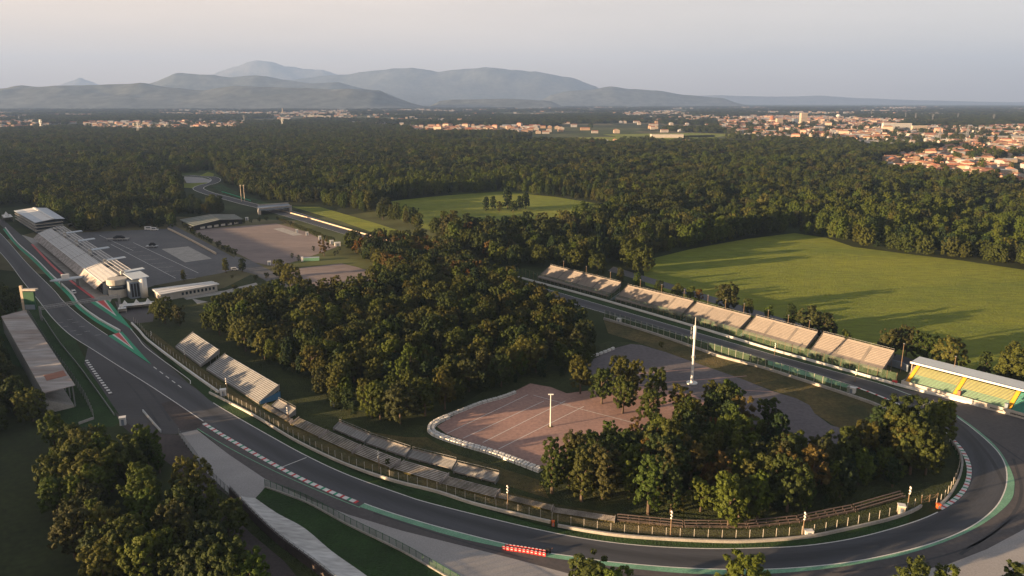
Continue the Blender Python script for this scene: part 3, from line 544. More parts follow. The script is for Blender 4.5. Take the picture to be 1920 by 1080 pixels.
EXPL = [  # trees one can single out: kind, footprint pixel, height, label
 ('chestnut_a', (1088, 738), 15.5, 'round chestnut tree at the left end of the short row above the red car park'), ('chestnut_b', (1128, 757), 16.0, 'second round chestnut in the row between the two car parks'),
 ('chestnut_c', (1158, 735), 16.0, 'round chestnut standing behind the row, nearest to the white blocks'), ('chestnut_b', (1168, 775), 15.5, 'narrow chestnut in the middle of the row above the red car park'),
 ('chestnut_a', (1186, 748), 15.5, 'chestnut behind the middle of the row, over the grey car park'), ('chestnut_b', (1218, 795), 15.0, 'low chestnut at the right end of the row by the red car park'),
 ('chestnut_c', (1228, 757), 15.5, 'darker chestnut at the back right of the row, near the white mast'), ('chestnut_a', (1275, 790), 14, 'lit chestnut just left below the tall white mast'),
 ('chestnut_c', (1335, 770), 12, 'bushy chestnut just right of the tall white mast'), ('chestnut_b', (1440, 800), 12, 'isolated chestnut crown against the grey car park'),
 ('tall_a', (1035, 925), 20, 'tall dark tree leaning at the tip of the red car park'), ('tall_a', (1090, 940), 19, 'tall tree with a pale leader right of the car park tip'), ('broad_b', (1130, 935), 18, 'dense tall tree filling the corner below the red car park'),
 ('tall_b', (1215, 965), 20, 'bright green tall tree in front of the bend wood'), ('fresh_a', (1365, 990), 16, 'golden lit dense tree standing forward at the fence of the bend'),
 ('tall_b', (1510, 960), 13, 'slim bright tree near the timber pole in the bend'), ('rust_a', (1190, 850), 13, 'spindly tree standing up against the red car park'), ('rust_a', (1512, 905), 13, 'orange leaved tree at the edge of the grey car park'),
 ('broad_a', (1690, 850), 20, 'large crown rising over the inside of the bend'), ('broad_b', (1765, 815), 13, 'rounded tree overlapping the track at the bend'), ('broad_a', (1735, 890), 15, 'rightmost broad tree of the bend wood by the kerb'),
 ('broad_c', (1362, 583), 15, 'dark round oak behind the third grandstand at the meadow'), ('broad_b', (1402, 590), 10, 'smaller oak right of the dark round one at the meadow'), ('rust_a', (1310, 568), 9, 'small rust coloured tree behind the second grandstand'),
 ('fresh_a', (1440, 598), 8, 'small light tree behind the fourth grandstand'), ('tall_a', (1480, 620), 16, 'pale leaved tree at the left of the clump behind the stands'), ('broad_a', (1515, 630), 15, 'wide tree in the middle of the clump behind the stands'),
 ('broad_b', (1545, 635), 14, 'tree at the right side of the clump behind the stands'), ('fresh_a', (1585, 648), 8, 'small round tree alone behind the fifth grandstand'), ('dark_a', (1563, 632), 8, 'low dark bush tree right of the clump'),
 ('broad_b', (1663, 672), 15, 'left tree of the three behind the end of the concrete stands'), ('broad_a', (1698, 668), 14, 'middle dark tree of the three behind the concrete stands'), ('broad_c', (1732, 678), 13, 'right tree of the three behind the concrete stands'),
 ('broad_a', (1775, 700), 16, 'full tree just behind the roof of the green and yellow stand'), ('tall_a', (1842, 715), 15, 'tree with an orange patch behind the roofed stand'), ('broad_b', (1885, 725), 15, 'right tree behind the roofed stand near the meadow'), ('broad_a', (1930, 735), 13, 'tree at the frame edge behind the roofed stand'),
 ('tall_a', (1162, 535), 13, 'slender lit tree behind the first concrete stand'), ('tall_b', (1194, 545), 13, 'slender tree with a leaning top at the left corner of the large meadow'), ('broad_a', (1120, 515), 14, 'broad tree behind the first concrete grandstand'),
 ('broad_b', (1235, 550), 9, 'low tree in the hedge behind the second stand'), ('broad_a', (1270, 560), 9, 'rounded tree in the hedge behind the second stand'), ('fresh_a', (1295, 562), 9, 'light green tree beside the rust coloured one'),
 ('dark_a', (911, 396), 17, 'left dark tree of the island clump on the far meadow'), ('dark_a', (924, 393), 16, 'second dark tree of the island clump on the far meadow'), ('broad_b', (937, 397), 12, 'low round tree in the island clump'), ('dark_a', (952, 392), 26, 'tallest tree in the middle of the island clump'),
 ('broad_a', (962, 398), 12, 'bushy tree at the foot of the tallest in the island clump'), ('dark_a', (975, 394), 17, 'dark tree right of the tallest in the island clump'), ('dark_a', (986, 392), 20, 'rightmost tall tree of the island clump'),
 ('dark_a', (1066, 430), 16, 'dark conical tree at the lower edge of the far meadow'), ('tall_a', (1094, 428), 18, 'thin crowned tree at the lower edge of the far meadow'), ('tall_a', (1122, 432), 14, 'small tree at the right corner of the far meadow'),
 ('broad_b', (785, 432), 17, 'round tree at the near left corner of the far meadow'), ('broad_a', (718, 412), 15, 'tree beside the grass strip left of the far meadow'),
 ('broad_a', (545, 540), 15, 'broad tree at the corner of the small car park'), ('broad_b', (525, 520), 13, 'tree beside the service road above the small car park'), ('chestnut_c', (560, 555), 13, 'tree below the corner of the small car park'),
 ('chestnut_a', (605, 562), 13, 'round tree in front of the small car park'), ('chestnut_b', (625, 565), 12, 'second round tree in front of the small car park'), ('chestnut_b', (655, 562), 11, 'dark round tree at the right of the small car park'),
 ('rust_a', (700, 560), 12, 'rusty tree at the back of the grove'), ('broad_a', (310, 607), 14, 'dark tree beside the white tents'), ('broad_b', (337, 610), 12, 'tree right of the dark one beside the tents'), ('broad_a', (300, 600), 11, 'low tree at the end of the white roofed building'),
 ('tall_a', (345, 528), 9, 'single small tree in front of the dark paddock'), ('tall_a', (424, 512), 12, 'left tree by the paddock gate'), ('broad_b', (455, 510), 10, 'right tree by the paddock gate'), ('rust_a', (608, 480), 14, 'bare thin tree on the pinkish car park'),
 ('broad_b', (1105, 1150), 16, 'tree whose top peeks over the bottom edge beside the gravel'), ('fresh_a', (1140, 1165), 15, 'smaller tree top at the bottom edge right of the first'), ('fresh_a', (1385, 1160), 17, 'golden tree top at the bottom edge below the bend'),
 ('broad_a', (1715, 1165), 15, 'left tree top at the bottom edge near the gravel of the bend'), ('fresh_a', (1760, 1180), 15, 'second tree top at the bottom edge near the gravel of the bend'), ('tall_a', (1890, 1150), 15, 'lone leaning tree top at the lower right corner'), ('tall_a', (1810, 1200), 15, 'low tree top between the others at the lower right edge'),
 ('broad_c', (62, 790), 12, 'wide tree in front of the rusty roofed stand'), ('broad_a', (28, 775), 14, 'round tree hiding the left corner of the rusty roofed stand'), ('broad_b', (30, 585), 12, 'dark tree above the end of the rusty roof'),
]
LBL = dict(grove=('dark round crowned tree in the dense grove between the two straights', 'trees of the grove between the straights'),
 bend=('tree of the mixed wood enclosed by the long bend', 'trees of the wood inside the bend'), corner=('yellow tipped broad tree of the dark wood in the lower left corner', 'trees of the wood in the lower left corner'),
 middle=('olive brown tree of the wood between the small car park and the back straight', 'trees of the wood above the grove'), stand=('dark tree crowding around the rusty roofed grandstand', 'trees around the rusty roofed stand'),
 far=('tree of the forest behind the circuit', 'trees at the near edge of the forest'))
for key, px, h, lab in EXPL: p = g(*px); tree(key, p, h, random.uniform(0, 6.28), lab, None)
EXP_XY = np.array([(g(*e[1]).x, g(*e[1]).y) for e in EXPL])
CAND = [c for c in CAND if np.min(np.hypot(EXP_XY[:, 0] - c[1], EXP_XY[:, 1] - c[2])) > 4.5]
def size_in_photo(c):
    x, y = project(np.float64(c[1]), np.float64(c[2])); d = c[2] * math.cos(PITCH) + HCAM * math.sin(PITCH)
    return c[3] / d if -40 < x < 1960 and y < 1180 else 0
CAND.sort(key=size_in_photo, reverse=True)
NIND = 300 - len(EXPL)
for c in CAND[:NIND]: tree(c[0], (c[1], c[2], 0), c[3], random.uniform(0, 6.28), *LBL[c[4]])
# the rest of the trees: one woodland object, its points carrying the kind, turn and size of each tree
PX, PY, PS, PK = [], [], [], []
KEYS = list(KINDS)[:11]
def addpts(X, Y, sxy, sz, kk):
    PX.append(X); PY.append(Y); PS.append(np.stack([sxy, sxy, sz], 1)); PK.append(kk)
rest = CAND[NIND:]
addpts(np.array([c[1] for c in rest]), np.array([c[2] for c in rest]), np.array([c[3] / KINDS[c[0]][2] for c in rest]), np.array([c[3] / KINDS[c[0]][2] for c in rest]), np.array([KEYS.index(c[0]) for c in rest]))
CLEAR = [MEADOW_A, MEADOW_B,
 [(520, 380), (600, 384), (700, 414), (830, 456), (900, 492), (1200, 580), (1500, 660), (1950, 790), (2400, 1000), (2400, 1700), (-900, 1700), (-900, 2000), (-200, 700), (-40, 470), (-60, 395), (20, 385), (60, 384), (150, 436), (320, 428), (345, 428), (335, 408), (450, 400), (480, 392)],
 [(335, 326), (405, 320), (424, 345), (470, 366), (560, 392), (530, 402), (470, 404), (400, 396), (345, 390), (338, 360)],
 [(925, 264), (1050, 256), (1340, 251), (1350, 262), (1200, 270), (1040, 270)], [(1280, 257), (1440, 266), (1420, 278), (1285, 268)], [(760, 238), (1020, 240), (1000, 252), (780, 252)],
 [(1110, 495), (1300, 545), (1500, 607), (1700, 670), (1950, 750), (1950, 800), (1500, 680), (1100, 560)],
 [(1625, 379), (1720, 374), (1765, 381), (1690, 391), (1620, 389)], [(165, 393), (212, 386), (228, 392), (185, 400)],
 [(985, 505), (1040, 499), (1180, 533), (1180, 570), (985, 532)],
 [(600, 386), (700, 404), (800, 434), (860, 460), (800, 455), (700, 420)]]
TOWNS = [[(1630, 304), (1720, 288), (1800, 276), (1960, 264), (2150, 270), (2150, 352), (1930, 352), (1800, 343), (1730, 331), (1650, 318)], [(1340, 226), (1500, 219), (1700, 226), (1650, 262), (1560, 272), (1420, 264), (1350, 246)], [(1560, 256), (1700, 240), (1960, 236), (1990, 262), (1720, 282), (1620, 282)],
 [(165, 231), (320, 228), (470, 233), (440, 245), (250, 249), (150, 244)], [(-30, 232), (60, 228), (70, 243), (-30, 247)], [(760, 237), (1010, 238), (1000, 250), (790, 250)], [(1130, 212), (1260, 208), (1300, 215), (1180, 219)], [(480, 212), (650, 206), (660, 216), (520, 222)], [(1080, 268), (1160, 266), (1170, 274), (1090, 276)], [(1210, 270), (1300, 266), (1300, 276), (1220, 278)]]
def forest(x0, x1, y0, y1, sp, thin=1.0, kw=None, big=1.0):
    X, Y = scatter(x0, x1, y0, y1, sp); x, y = project(X, Y)
    k = (x > -520) & (x < 2250) & (RNG.random(X.shape) < thin) & (y > 252 + 9 * np.sin(x * .011) + 8 * np.sin(x * .037 + 1) + 6 * np.sin(x * .083) + RNG.normal(0, 5, X.shape) + np.clip((x - 1250) / 250, 0, 1) * 22)
    for c in CLEAR: k &= ~inpoly(x, y, c)
    for c in TOWNS: k &= ~(inpoly(x, y, c) & (RNG.random(X.shape) > .05))
    X, Y = X[k], Y[k]
    # gaps and species patches
    wv = lambda a, b, p: np.sin(X * a + p) * np.sin(Y * b + 2 * p)
    pat = wv(.021, .017, .3) + .6 * wv(.043, .037, 1.7) + .35 * wv(.09, .08, 2.9)
    w = np.array(kw or [1, 1, 1, 3, 3, 3, 1.6, 1.0, 1.2, .35, 1.2]); w = w / w.sum(); kk = RNG.choice(len(KEYS), len(X), p=w)
    kk = np.where((pat > .75) & (RNG.random(len(X)) < .6), 8, kk); kk = np.where((pat < -.85) & (RNG.random(len(X)) < .5), 10, kk)
    keep = (pat + .8 * wv(.0095, .0125, 4.1) < 1.55) & (RNG.random(len(X)) > .05); X, Y, kk, pat = X[keep], Y[keep], kk[keep], pat[keep]
    kk = np.where((wv(.006, .009, 2.2) > .45) & (RNG.random(len(X)) < .65), np.where(RNG.random(len(X)) < .5, 8, 7), kk)
    s = RNG.uniform(.58, 1.25, len(X)) * (1 + .16 * pat); addpts(X, Y, s * big, s * (1 + .1 * (big - 1)), kk)
forest(-1500, 1500, 300, 1250, 9.6); forest(-2200, 2200, 1250, 2300, 13.5, big=1.45)
n_near = sum(len(a) for a in PX)
# beyond: woods in patches among fields and villages
def far_forest(y0, y1, sp, big, thr):
    hw = y1 * .85; X, Y = scatter(-hw, hw, y0, y1, sp); x, y = project(X, Y); k = (x > -250) & (x < 2150)
    for c in CLEAR: k &= ~inpoly(x, y, c)
    for c in TOWNS: k &= ~(inpoly(x, y, c) & (RNG.random(X.shape) > .06))
    n = np.sin(X * .0021 + 1) * np.sin(Y * .0013 + .5) + .7 * np.sin(X * .0047 + Y * .002) * np.sin(Y * .0031 + 2) + .4 * np.sin(X * .011) * np.sin(Y * .008 + 1)
    k &= (n + RNG.normal(0, .12, n.shape) > thr); X, Y = X[k], Y[k]; s = RNG.uniform(.7, 1.2, len(X)); addpts(X, Y, s * big, s * (1 + .06 * big), RNG.integers(3, 9, len(X)))
far_forest(1600, 3600, 17, 1.6, -.25); far_forest(3600, 7000, 28, 2.6, -.12); far_forest(7000, 20000, 70, 5, .05)
# trees left of the photograph's edge, between the circuit and the evening sun
def off_left():
    X, Y = scatter(-1200, -60, -260, 900, 9.5); x, y = project(X, Y)
    d = Y * math.cos(PITCH) + HCAM * math.sin(PITCH)
    strait = (X + 277) * .77 + (Y - 446) * .635            # metres right of the main straight
    k = (strait < -100) & ((d < 20) | (x < -60) | (y > 1330)) & ~((strait > -160) & (Y > 60) & (Y < 150) & False)
    k &= RNG.random(X.shape) < .8; X, Y = X[k], Y[k]; s = np.where(Y > 255, RNG.uniform(1.1, 1.45, len(X)), RNG.uniform(.75, 1.05, len(X))); addpts(X, Y, s, s, RNG.integers(0, 9, len(X)))
off_left()
X, Y = np.concatenate(PX), np.concatenate(PY); SCL = np.concatenate(PS); KK = np.concatenate(PK)
me = bpy.data.meshes.new('woodland'); me.vertices.add(len(X)); me.vertices.foreach_set('co', np.stack([X, Y, np.zeros_like(X)], 1).ravel())
a = me.attributes.new('kind_id', 'INT', 'POINT'); a.data.foreach_set('value', KK.astype(np.int32))
a = me.attributes.new('size', 'FLOAT_VECTOR', 'POINT'); a.data.foreach_set('vector', SCL.astype(np.float32).ravel())
a = me.attributes.new('turn', 'FLOAT_VECTOR', 'POINT'); tv = np.zeros((len(X), 3), np.float32); tv[:, 2] = RNG.uniform(0, 6.28, len(X)); a.data.foreach_set('vector', tv.ravel())
wo = link(bpy.data.objects.new('woodland', me)); wo['kind'] = 'stuff'; wo['label'] = 'dark green forest stretching across the plain behind the circuit'; wo['category'] = 'forest'
ng = bpy.data.node_groups.new('woodland', 'GeometryNodeTree'); ng.interface.new_socket('Geometry', in_out='INPUT', socket_type='NodeSocketGeometry'); ng.interface.new_socket('Geometry', in_out='OUTPUT', socket_type='NodeSocketGeometry')
N = ng.nodes; gi = N.new('NodeGroupInput'); go = N.new('NodeGroupOutput'); iop = N.new('GeometryNodeInstanceOnPoints'); iop.inputs['Pick Instance'].default_value = True
ji = N.new('GeometryNodeJoinGeometry')
for key in reversed(KEYS):
    if key not in SP: tree(key, (-420 + 8 * len(SP), -60, 0), KINDS[key][2], 0, 'tree of the wood beyond the left edge', 'trees beyond the left edge')
    n = N.new('GeometryNodeObjectInfo'); n.transform_space = 'ORIGINAL'; n.inputs['Object'].default_value = next(c for c in SP[key].children if c.name.startswith('crown')); n.inputs['As Instance'].default_value = True
    ng.links.new(n.outputs['Geometry'], ji.inputs[0])
def attr(nm, ty):
    n = N.new('GeometryNodeInputNamedAttribute'); n.data_type = ty; n.inputs['Name'].default_value = nm; return n.outputs['Attribute']
ng.links.new(gi.outputs[0], iop.inputs['Points']); ng.links.new(ji.outputs[0], iop.inputs['Instance']); ng.links.new(attr('kind_id', 'INT'), iop.inputs['Instance Index'])
er = N.new('FunctionNodeEulerToRotation'); ng.links.new(attr('turn', 'FLOAT_VECTOR'), er.inputs[0]); ng.links.new(er.outputs[0], iop.inputs['Rotation'])
ng.links.new(attr('size', 'FLOAT_VECTOR'), iop.inputs['Scale']); ng.links.new(iop.outputs[0], go.inputs[0])
wo.modifiers.new('woodland', 'NODES').node_group = ng
print('trees in woodland', len(X), 'near', n_near)
# ------------------------------------------------------------------ building frames: along a front edge (s), back from it (w), up (z)
class Frame:
    def __init__(s, A, B):
        s.A = Vector((A.x, A.y, 0)); s.d = Vector((B.x - A.x, B.y - A.y, 0)); s.L = s.d.length; s.d.normalize(); s.n = Vector((-s.d.y, s.d.x, 0)); s.z0 = A.z
    def P(s, a, w, z): return s.A + s.d * a + s.n * w + Vector((0, 0, z))
    def box(s, b, s0, s1, w0, w1, z0, z1, m=0):
        q = ((s0, w0), (s1, w0), (s1, w1), (s0, w1)); b.hexa([s.P(x, y, z0) for x, y in q], [s.P(x, y, z1) for x, y in q], m)
    def slab(s, b, s0, s1, w0, w1, zf, zb, t, m=0):   # sloping slab, front height zf, back height zb
        q = ((s0, w0, zf), (s1, w0, zf), (s1, w1, zb), (s0, w1, zb)); b.hexa([s.P(x, y, z - t) for x, y, z in q], [s.P(x, y, z) for x, y, z in q], m)
def grandstand(name, label, cat, group, F, D, z0, h, rows, mats, gaps, rail=True, apron=0.0):
    """stepped tiers with bench rows, aisle stairs, parapet, side walls and a steel frame"""
    T, Bn, Ai, Sd = mats; L = F.L; t = thing(name, label, cat, F.P(L / 2, D / 2, 0), group)
    dz, dw = h / rows, D / rows; tiers, bench = MB(), MB(); na = int(round(apron * rows))
    if na: ap = MB(); F.slab(ap, .02, L - .02, -.05, na * dw - .02, z0 + .12, z0 + na * dz - .15, .3); ap.build('front_apron', T, t)
    edges = [0.0] + [x for gp in gaps for x in (gp - .6, gp + .6)] + [L]
    for k in range(rows):
        F.box(tiers, 0, L, k * dw, (k + 1) * dw, z0 + (k - 1) * dz - .25, z0 + k * dz)
        for i in range(0, len(edges) if k >= na else 0, 2): F.box(bench, edges[i] + .1, edges[i + 1] - .1, k * dw + dw * .40, k * dw + dw * .98, z0 + k * dz + .10, z0 + k * dz + dz * .55)
    tiers.build('tier', T, t); bench.build('bench_row', Bn, t)
    for gp in gaps:
        a = MB()
        for k in range(rows * 2): F.box(a, gp - .5, gp + .5, k * dw / 2, (k + 1) * dw / 2 - .02, z0 + k * dz / 2 - .3, z0 + k * dz / 2 + .05)
        a.build('aisle_stair', Ai, t)
    if rail:
        r = MB(); zt = z0 + h
        F.box(r, 0, L, D + .02, D + .18, z0 + h - dz - .3, zt + .55); r.build('back_parapet', T, t)
        r = MB(); n = max(2, int(L / 2.5))
        for k in range(n + 1): p = F.P(L * k / n, D + .1, zt + .55); r.bar(p, p + Vector((0, 0, .7)), .07)
        r.bar(F.P(0, D + .1, zt + 1.25), F.P(L, D + .1, zt + 1.25), .07); r.build('railing', M['steel'], t)
    for s0 in (-.16, L + .02):
        w = MB(); w.hexa([F.P(s0, 0, max(0, z0 - 1.2)), F.P(s0 + .14, 0, max(0, z0 - 1.2)), F.P(s0 + .14, D, max(0, z0 + h - 2.0)), F.P(s0, D, max(0, z0 + h - 2.0))],
               [F.P(s0, 0, z0 + .35), F.P(s0 + .14, 0, z0 + .35), F.P(s0 + .14, D, z0 + h + .4), F.P(s0, D, z0 + h + .4)]); w.build('side_wall', Sd, t)
    fr = MB(); n = max(2, int(L / 4))
    for k in range(n + 1):
        for w_, zz in ((.3, z0), (D * .5, z0 + h * .5 - .6), (D * .95, z0 + h - .9)):
            if zz > .5: p = F.P(min(L - .2, max(.2, L * k / n)), w_, -.1); fr.bar(p, p + Vector((0, 0, zz)), .22)
    fr.build('support_frame', M['steel'] if T is not M['tread'] else M['oldconc'], t); return t
# the five bare concrete stands along the back straight
ST = [((1009, 519), (1140, 554), (1032, 497), (1164, 529)), ((1154, 559), (1277, 591), (1175, 534), (1302, 564)), ((1281, 592), (1382, 620), (1307, 566), (1407, 592)), ((1393, 622), (1508, 655), (1418, 593), (1532, 620)), ((1520, 658), (1653, 695), (1545, 625), (1675, 655))]
SL = ['longest bare concrete grandstand, farthest up the back straight, half in tree shadow', 'second bare concrete grandstand along the back straight, beside the rust coloured tree', 'third bare concrete grandstand along the back straight, in front of the dark round oak',
      'fourth bare concrete grandstand along the back straight, fully sunlit', 'nearest bare concrete grandstand of the back straight, next to the roofed stand']
stF = []
for (a, b, c, d), lab in zip(ST, SL):
    F = Frame(g(*a, 2.5), g(*b, 2.5)); D0, h0 = solve_back(F.P(0, 0, 2.5), F.n, *c); D1, h1 = solve_back(F.P(F.L, 0, 2.5), F.n, *d)
    D, h = (D0 + D1) / 2, (h0 + h1) / 2 - .6; stF.append((F, D, h))
    grandstand('concrete_grandstand', lab, 'grandstand', None, F, D, 2.5, h, 13, (M['tread'], M['step'], M['oldconc'], M['oldconc']), [F.L * k / 4 for k in ((1, 2.1, 3) if F.L > 40 else (1.3, 2.8))], apron=.25)
for k in range(4):                                            # dark stairways in the gaps
    F, D, h = stF[k]; t = thing('gap_stairway', ['dark stairway between the first and second concrete stands', 'dark stairway between the second and third concrete stands', 'dark stairway between the third and fourth concrete stands', 'dark stairway between the fourth and fifth concrete stands'][k], 'stairway', F.P(F.L + 2, D / 2, 0))
    a, b = MB(), MB()
    for j in range(10): F.box(a, F.L + 1.2, F.L + 3.0, j * D / 12, (j + 1) * D / 12 - .02, 0, .3 + j * .3)
    a.build('flight', M['bluegrey'], t)
    for s_ in (1.1, 3.1): b.bar(F.P(F.L + s_, 0, 1.2), F.P(F.L + s_, D * .8, 4.1), .08)
    b.build('handrail', M['steel'], t)
# two metal stands and the low bleachers on the inside of the bend
def px_frame(a, b, c, d, z): 
    F = Frame(g(*a, z), g(*b, z)); D0, h0 = solve_back(F.P(0, 0, z), F.n, *c); D1, h1 = solve_back(F.P(F.L, 0, z), F.n, *d); return F, max(1.5, (D0 + D1) / 2), max(.6, (h0 + h1) / 2)
F, D, h = px_frame((329, 650), (376, 685), (363, 622), (410, 653), .9)
grandstand('metal_grandstand', 'shorter grey metal stand at the upper end of the inner bank', 'grandstand', None, F, D, .9, h - .4, 12, (M['oldconc'], M['alu'], M['steel'], M['steel']), [F.L * .33, F.L * .68], rail=False)
F, D, h = px_frame((387, 692), (485, 755), (426, 662), (520, 720), .9)
grandstand('metal_grandstand', 'longer grey metal stand with a blue end panel on the inner bank', 'grandstand', None, F, D, .9, h - .4, 13, (M['oldconc'], M['alu'], M['steel'], M['steel']), [F.L * .22, F.L * .5, F.L * .78], rail=False)
t = bpy.data.objects['metal_grandstand.001']; mb = MB()
mb.hexa([F.P(F.L + .3, .6, .1), F.P(F.L + .45, .6, .1), F.P(F.L + .45, D, .2), F.P(F.L + .3, D, .2)], [F.P(F.L + .3, .6, 1.5), F.P(F.L + .45, .6, 1.5), F.P(F.L + .45, D, h * .62), F.P(F.L + .3, D, h * .62)]); mb.build('end_panel', M['blue'], t)
LOW = [((493, 763), (542, 792), (500, 759), (548, 784)), ((545, 795), (597, 819), (562, 782), (612, 807)), ((599, 821), (659, 848), (617, 809), (677, 833)), ((662, 850), (730, 877), (682, 837), (752, 860)), ((739, 880), (823, 905), (760, 863), (840, 888)), ((827, 907), (927, 933), (843, 893), (933, 917)), ((929, 932), (1033, 957), (936, 924), (1034, 946)), ((1037, 961), (1151, 978), (1043, 952), (1151, 971))]
LL = ['first low plank bleacher in the lower row, below the blue end panel', 'low plank bleacher in the lower row, second from the blue panel', 'low plank bleacher in the lower row, in front of the leftmost raised bleacher', 'low plank bleacher in the lower row beside the small green bush', 'low plank bleacher in the lower row, partly lit, right of the green bush', 'low plank bleacher in front of the rightmost raised bleacher', 'long low bleacher behind the third speaker pole', 'last wide low bleacher before the thin benches']
for q, lab in zip(LOW, LL):
    F, D, h = px_frame(*q, .5); grandstand('low_bleacher', lab, 'bleacher', 'low bleachers along the inner fence', F, D, .5, min(h, 3.2), 7, (M['dry'], M['oldstep'], M['oldstep'], M['oldstep']), [], rail=False)
UP = [((510, 761), (542, 779), (522, 747), (554, 765)), ((625, 803), (683, 828), (635, 790), (695, 813)), ((687, 830), (760, 855), (698, 815), (767, 838)), ((765, 857), (847, 878), (777, 843), (852, 863)), ((850, 883), (928, 903), (860, 870), (933, 885))]
UL = ['small raised metal bleacher right behind the blue end panel', 'leftmost of the four raised metal bleachers in the upper row', 'second raised metal bleacher in the upper row, left half lit', 'third raised metal bleacher in the upper row', 'rightmost raised metal bleacher in the upper row']
for q, lab in zip(UP, UL):
    F, D, h = px_frame(*q, 1.0); grandstand('raised_bleacher', lab, 'bleacher', 'raised bleachers in the upper row', F, D, 1.0, max(1.4, h - .7), 6, (M['oldconc'], M['alu'], M['steel'], M['steel']), [F.L * .5])
for q, lab in zip([((1157, 979), (1280, 991)), ((1285, 991), (1400, 992)), ((1405, 992), (1500, 982)), ((1504, 981), (1605, 961)), ((1609, 960), (1698, 934))], ['thin bench row right of the last wide bleacher', 'thin bench row below the golden lit tree', 'thin bench row left of the slim pole in the bend', 'thin bench row right of the slim pole in the bend', 'last thin bench row ending at the timber pole']):
    F = Frame(g(*q[0]), g(*q[1])); t = thing('bench_row', lab, 'bench', F.P(F.L / 2, 1, 0), 'bench rows around the bend'); a = MB(); b = MB()
    for k in range(3): F.box(a, 0, F.L, k * .9, k * .9 + .45, .75 + k * .35, .85 + k * .35)
    n = max(3, int(F.L / 3))
    for j in range(n + 1):
        for k in range(3): p = F.P(F.L * j / n, k * .9 + .22, 0); b.bar(p, p + Vector((0, 0, .75 + k * .35)), .12)
    for k in range(3): b.bar(F.P(0, k * .9 + .22, .35), F.P(F.L, k * .9 + .22, .35), .1)
    for j in (0, 1): b.bar(F.P(F.L * j, .1, .35), F.P(F.L * j, 2.2, .35), .1)
    a.build('plank', M['brownplank'], t); b.build('bench_frame', M['brownplank'], t)
# roofed stand with green and yellow seats
F = Frame(g(1692, 717, 1.5), g(1920, 779, 1.5)); LY = 78.0
t = thing('roofed_grandstand', 'white roofed grandstand with green and yellow seat rows at the right edge', 'grandstand', F.P(LY / 2, 6, 0))
b = MB(); F.box(b, -.4, LY, -.25, .15, 0, 2.4); F.box(b, -.4, -.1, .15, 10, 0, 2.2); b.build('front_wall', M['offwhite'], t)
ais = [1.6, 20.5, 40.2, 59.5]; NR = 15; dw, dz = 10.0 / NR, 5.4 / NR; ti = MB(); sy, sg, st_ = MB(), MB(), MB()
for k in range(NR):
    F.box(ti, 0, LY, .5 + k * dw, .5 + (k + 1) * dw, .2, 1.6 + k * dz)
    for i, a0 in enumerate(ais):
        a1 = ais[i + 1] - 1.0 if i + 1 < len(ais) else LY
        tgt = st_ if i == 2 else (sy if k > 6 + (i == 0) else sg)
        F.box(tgt, a0 + 1.0, a1, .5 + k * dw + .12, .5 + k * dw + .52, 1.72 + k * dz, 1.90 + k * dz)
ti.build('tier', M['oldconc'], t); sy.build('yellow_seats', M['seat_y'], t)['label'] = 'upper rows of yellow green seats'; sg.build('green_seats', M['seat_g'], t)['label'] = 'lower rows of pale green seats'; st_.build('teal_seats', M['seat_t'], t)['label'] = 'teal seats of the right hand block'
for a0 in ais:
    b = MB()
    for k in range(NR * 2): F.box(b, a0 - .75, a0 + .75, .5 + k * dw / 2, .5 + (k + 1) * dw / 2 - .01, 1.2 + k * dz / 2, 1.98 + k * dz / 2)
    b.build('aisle_stair', M['yellow'], t)
b = MB(); F.slab(b, -1.2, LY, 9.0, 18.0, 8.5, 9.1, .25); b.build('roof', M['bluewhite'], t)
b = MB(); F.box(b, -1.3, LY, 8.7, 8.98, 8.0, 8.75); b.build('roof_fascia', M['white'], t)
b = MB(); F.box(b, -.6, -.35, 9, 18, 1.8, 8.3); F.box(b, -.4, LY, 16.6, 16.9, 1.5, 8.6); b.build('back_wall', M['cream'], t)
b = MB()
for k in range(14): p = F.P(.5 + k * 6, 15.5, 0); b.bar(p, p + Vector((0, 0, 8.4)), .35); b.bar(F.P(.5 + k * 6, 15.5, 7.6), F.P(.5 + k * 6, 9.4, 8.2), .25)
b.build('roof_column', M['steel'], t)
b = MB()
for s0, n_ in ((13.8, 9), (34.3, 11), (41.5, 12)):
    for k in range(n_): F.box(b, s0 + k * .42, s0 + k * .42 + .3, -.30, -.255, .75 + (k % 3) * .05, 1.35 + (k % 2) * .06)
b.build('wall_lettering', M['black'], t)
for s0, m_ in ((21.6, 'rust'), (38.9, 'bluegrey')):
    b = MB(); F.box(b, s0, s0 + 1.1, .6, 1.7, 2.0, 4.0); F.box(b, s0 - .1, s0 + 1.2, .5, 1.8, 4.0, 4.15); b.build('entrance_box', M[m_], t)
# stand under a rusty sheet roof, left of the main straight
q = [g(2, 593, 9), g(47, 581, 9.4), g(141, 722, 9.4), g(82, 737, 9)]; F = Frame(q[2], q[1]); Lr = F.L
t = thing('covered_grandstand', 'long grandstand under a rust stained sheet roof left of the main straight', 'grandstand', F.P(Lr / 2, 6, 0)); Wd = abs((q[3] - q[2]).dot(F.n)); sg_ = 1
b = MB(); rr = [q[1], q[2], q[3], q[0]]; b.hexa([(p.x, p.y, p.z - .25) for p in rr], [tuple(p) for p in rr]); b.build('roof', M['rooftin'], t)
c = lambda u, v, z: (q[2].lerp(q[1], u).lerp(q[3].lerp(q[0], u), v) * 1.0).xy.to_3d() + Vector((0, 0, z))
b = MB(); pq = [c(.10, .06, 9.42), c(.155, .06, 9.42), c(.155, .72, 9.20), c(.10, .72, 9.20)]; b.hexa([p - Vector((0, 0, .1)) for p in pq], [p + Vector((0, 0, .06)) for p in pq]); b.build('roof_patch', M['rust'], t)
b = MB(); NR = 12
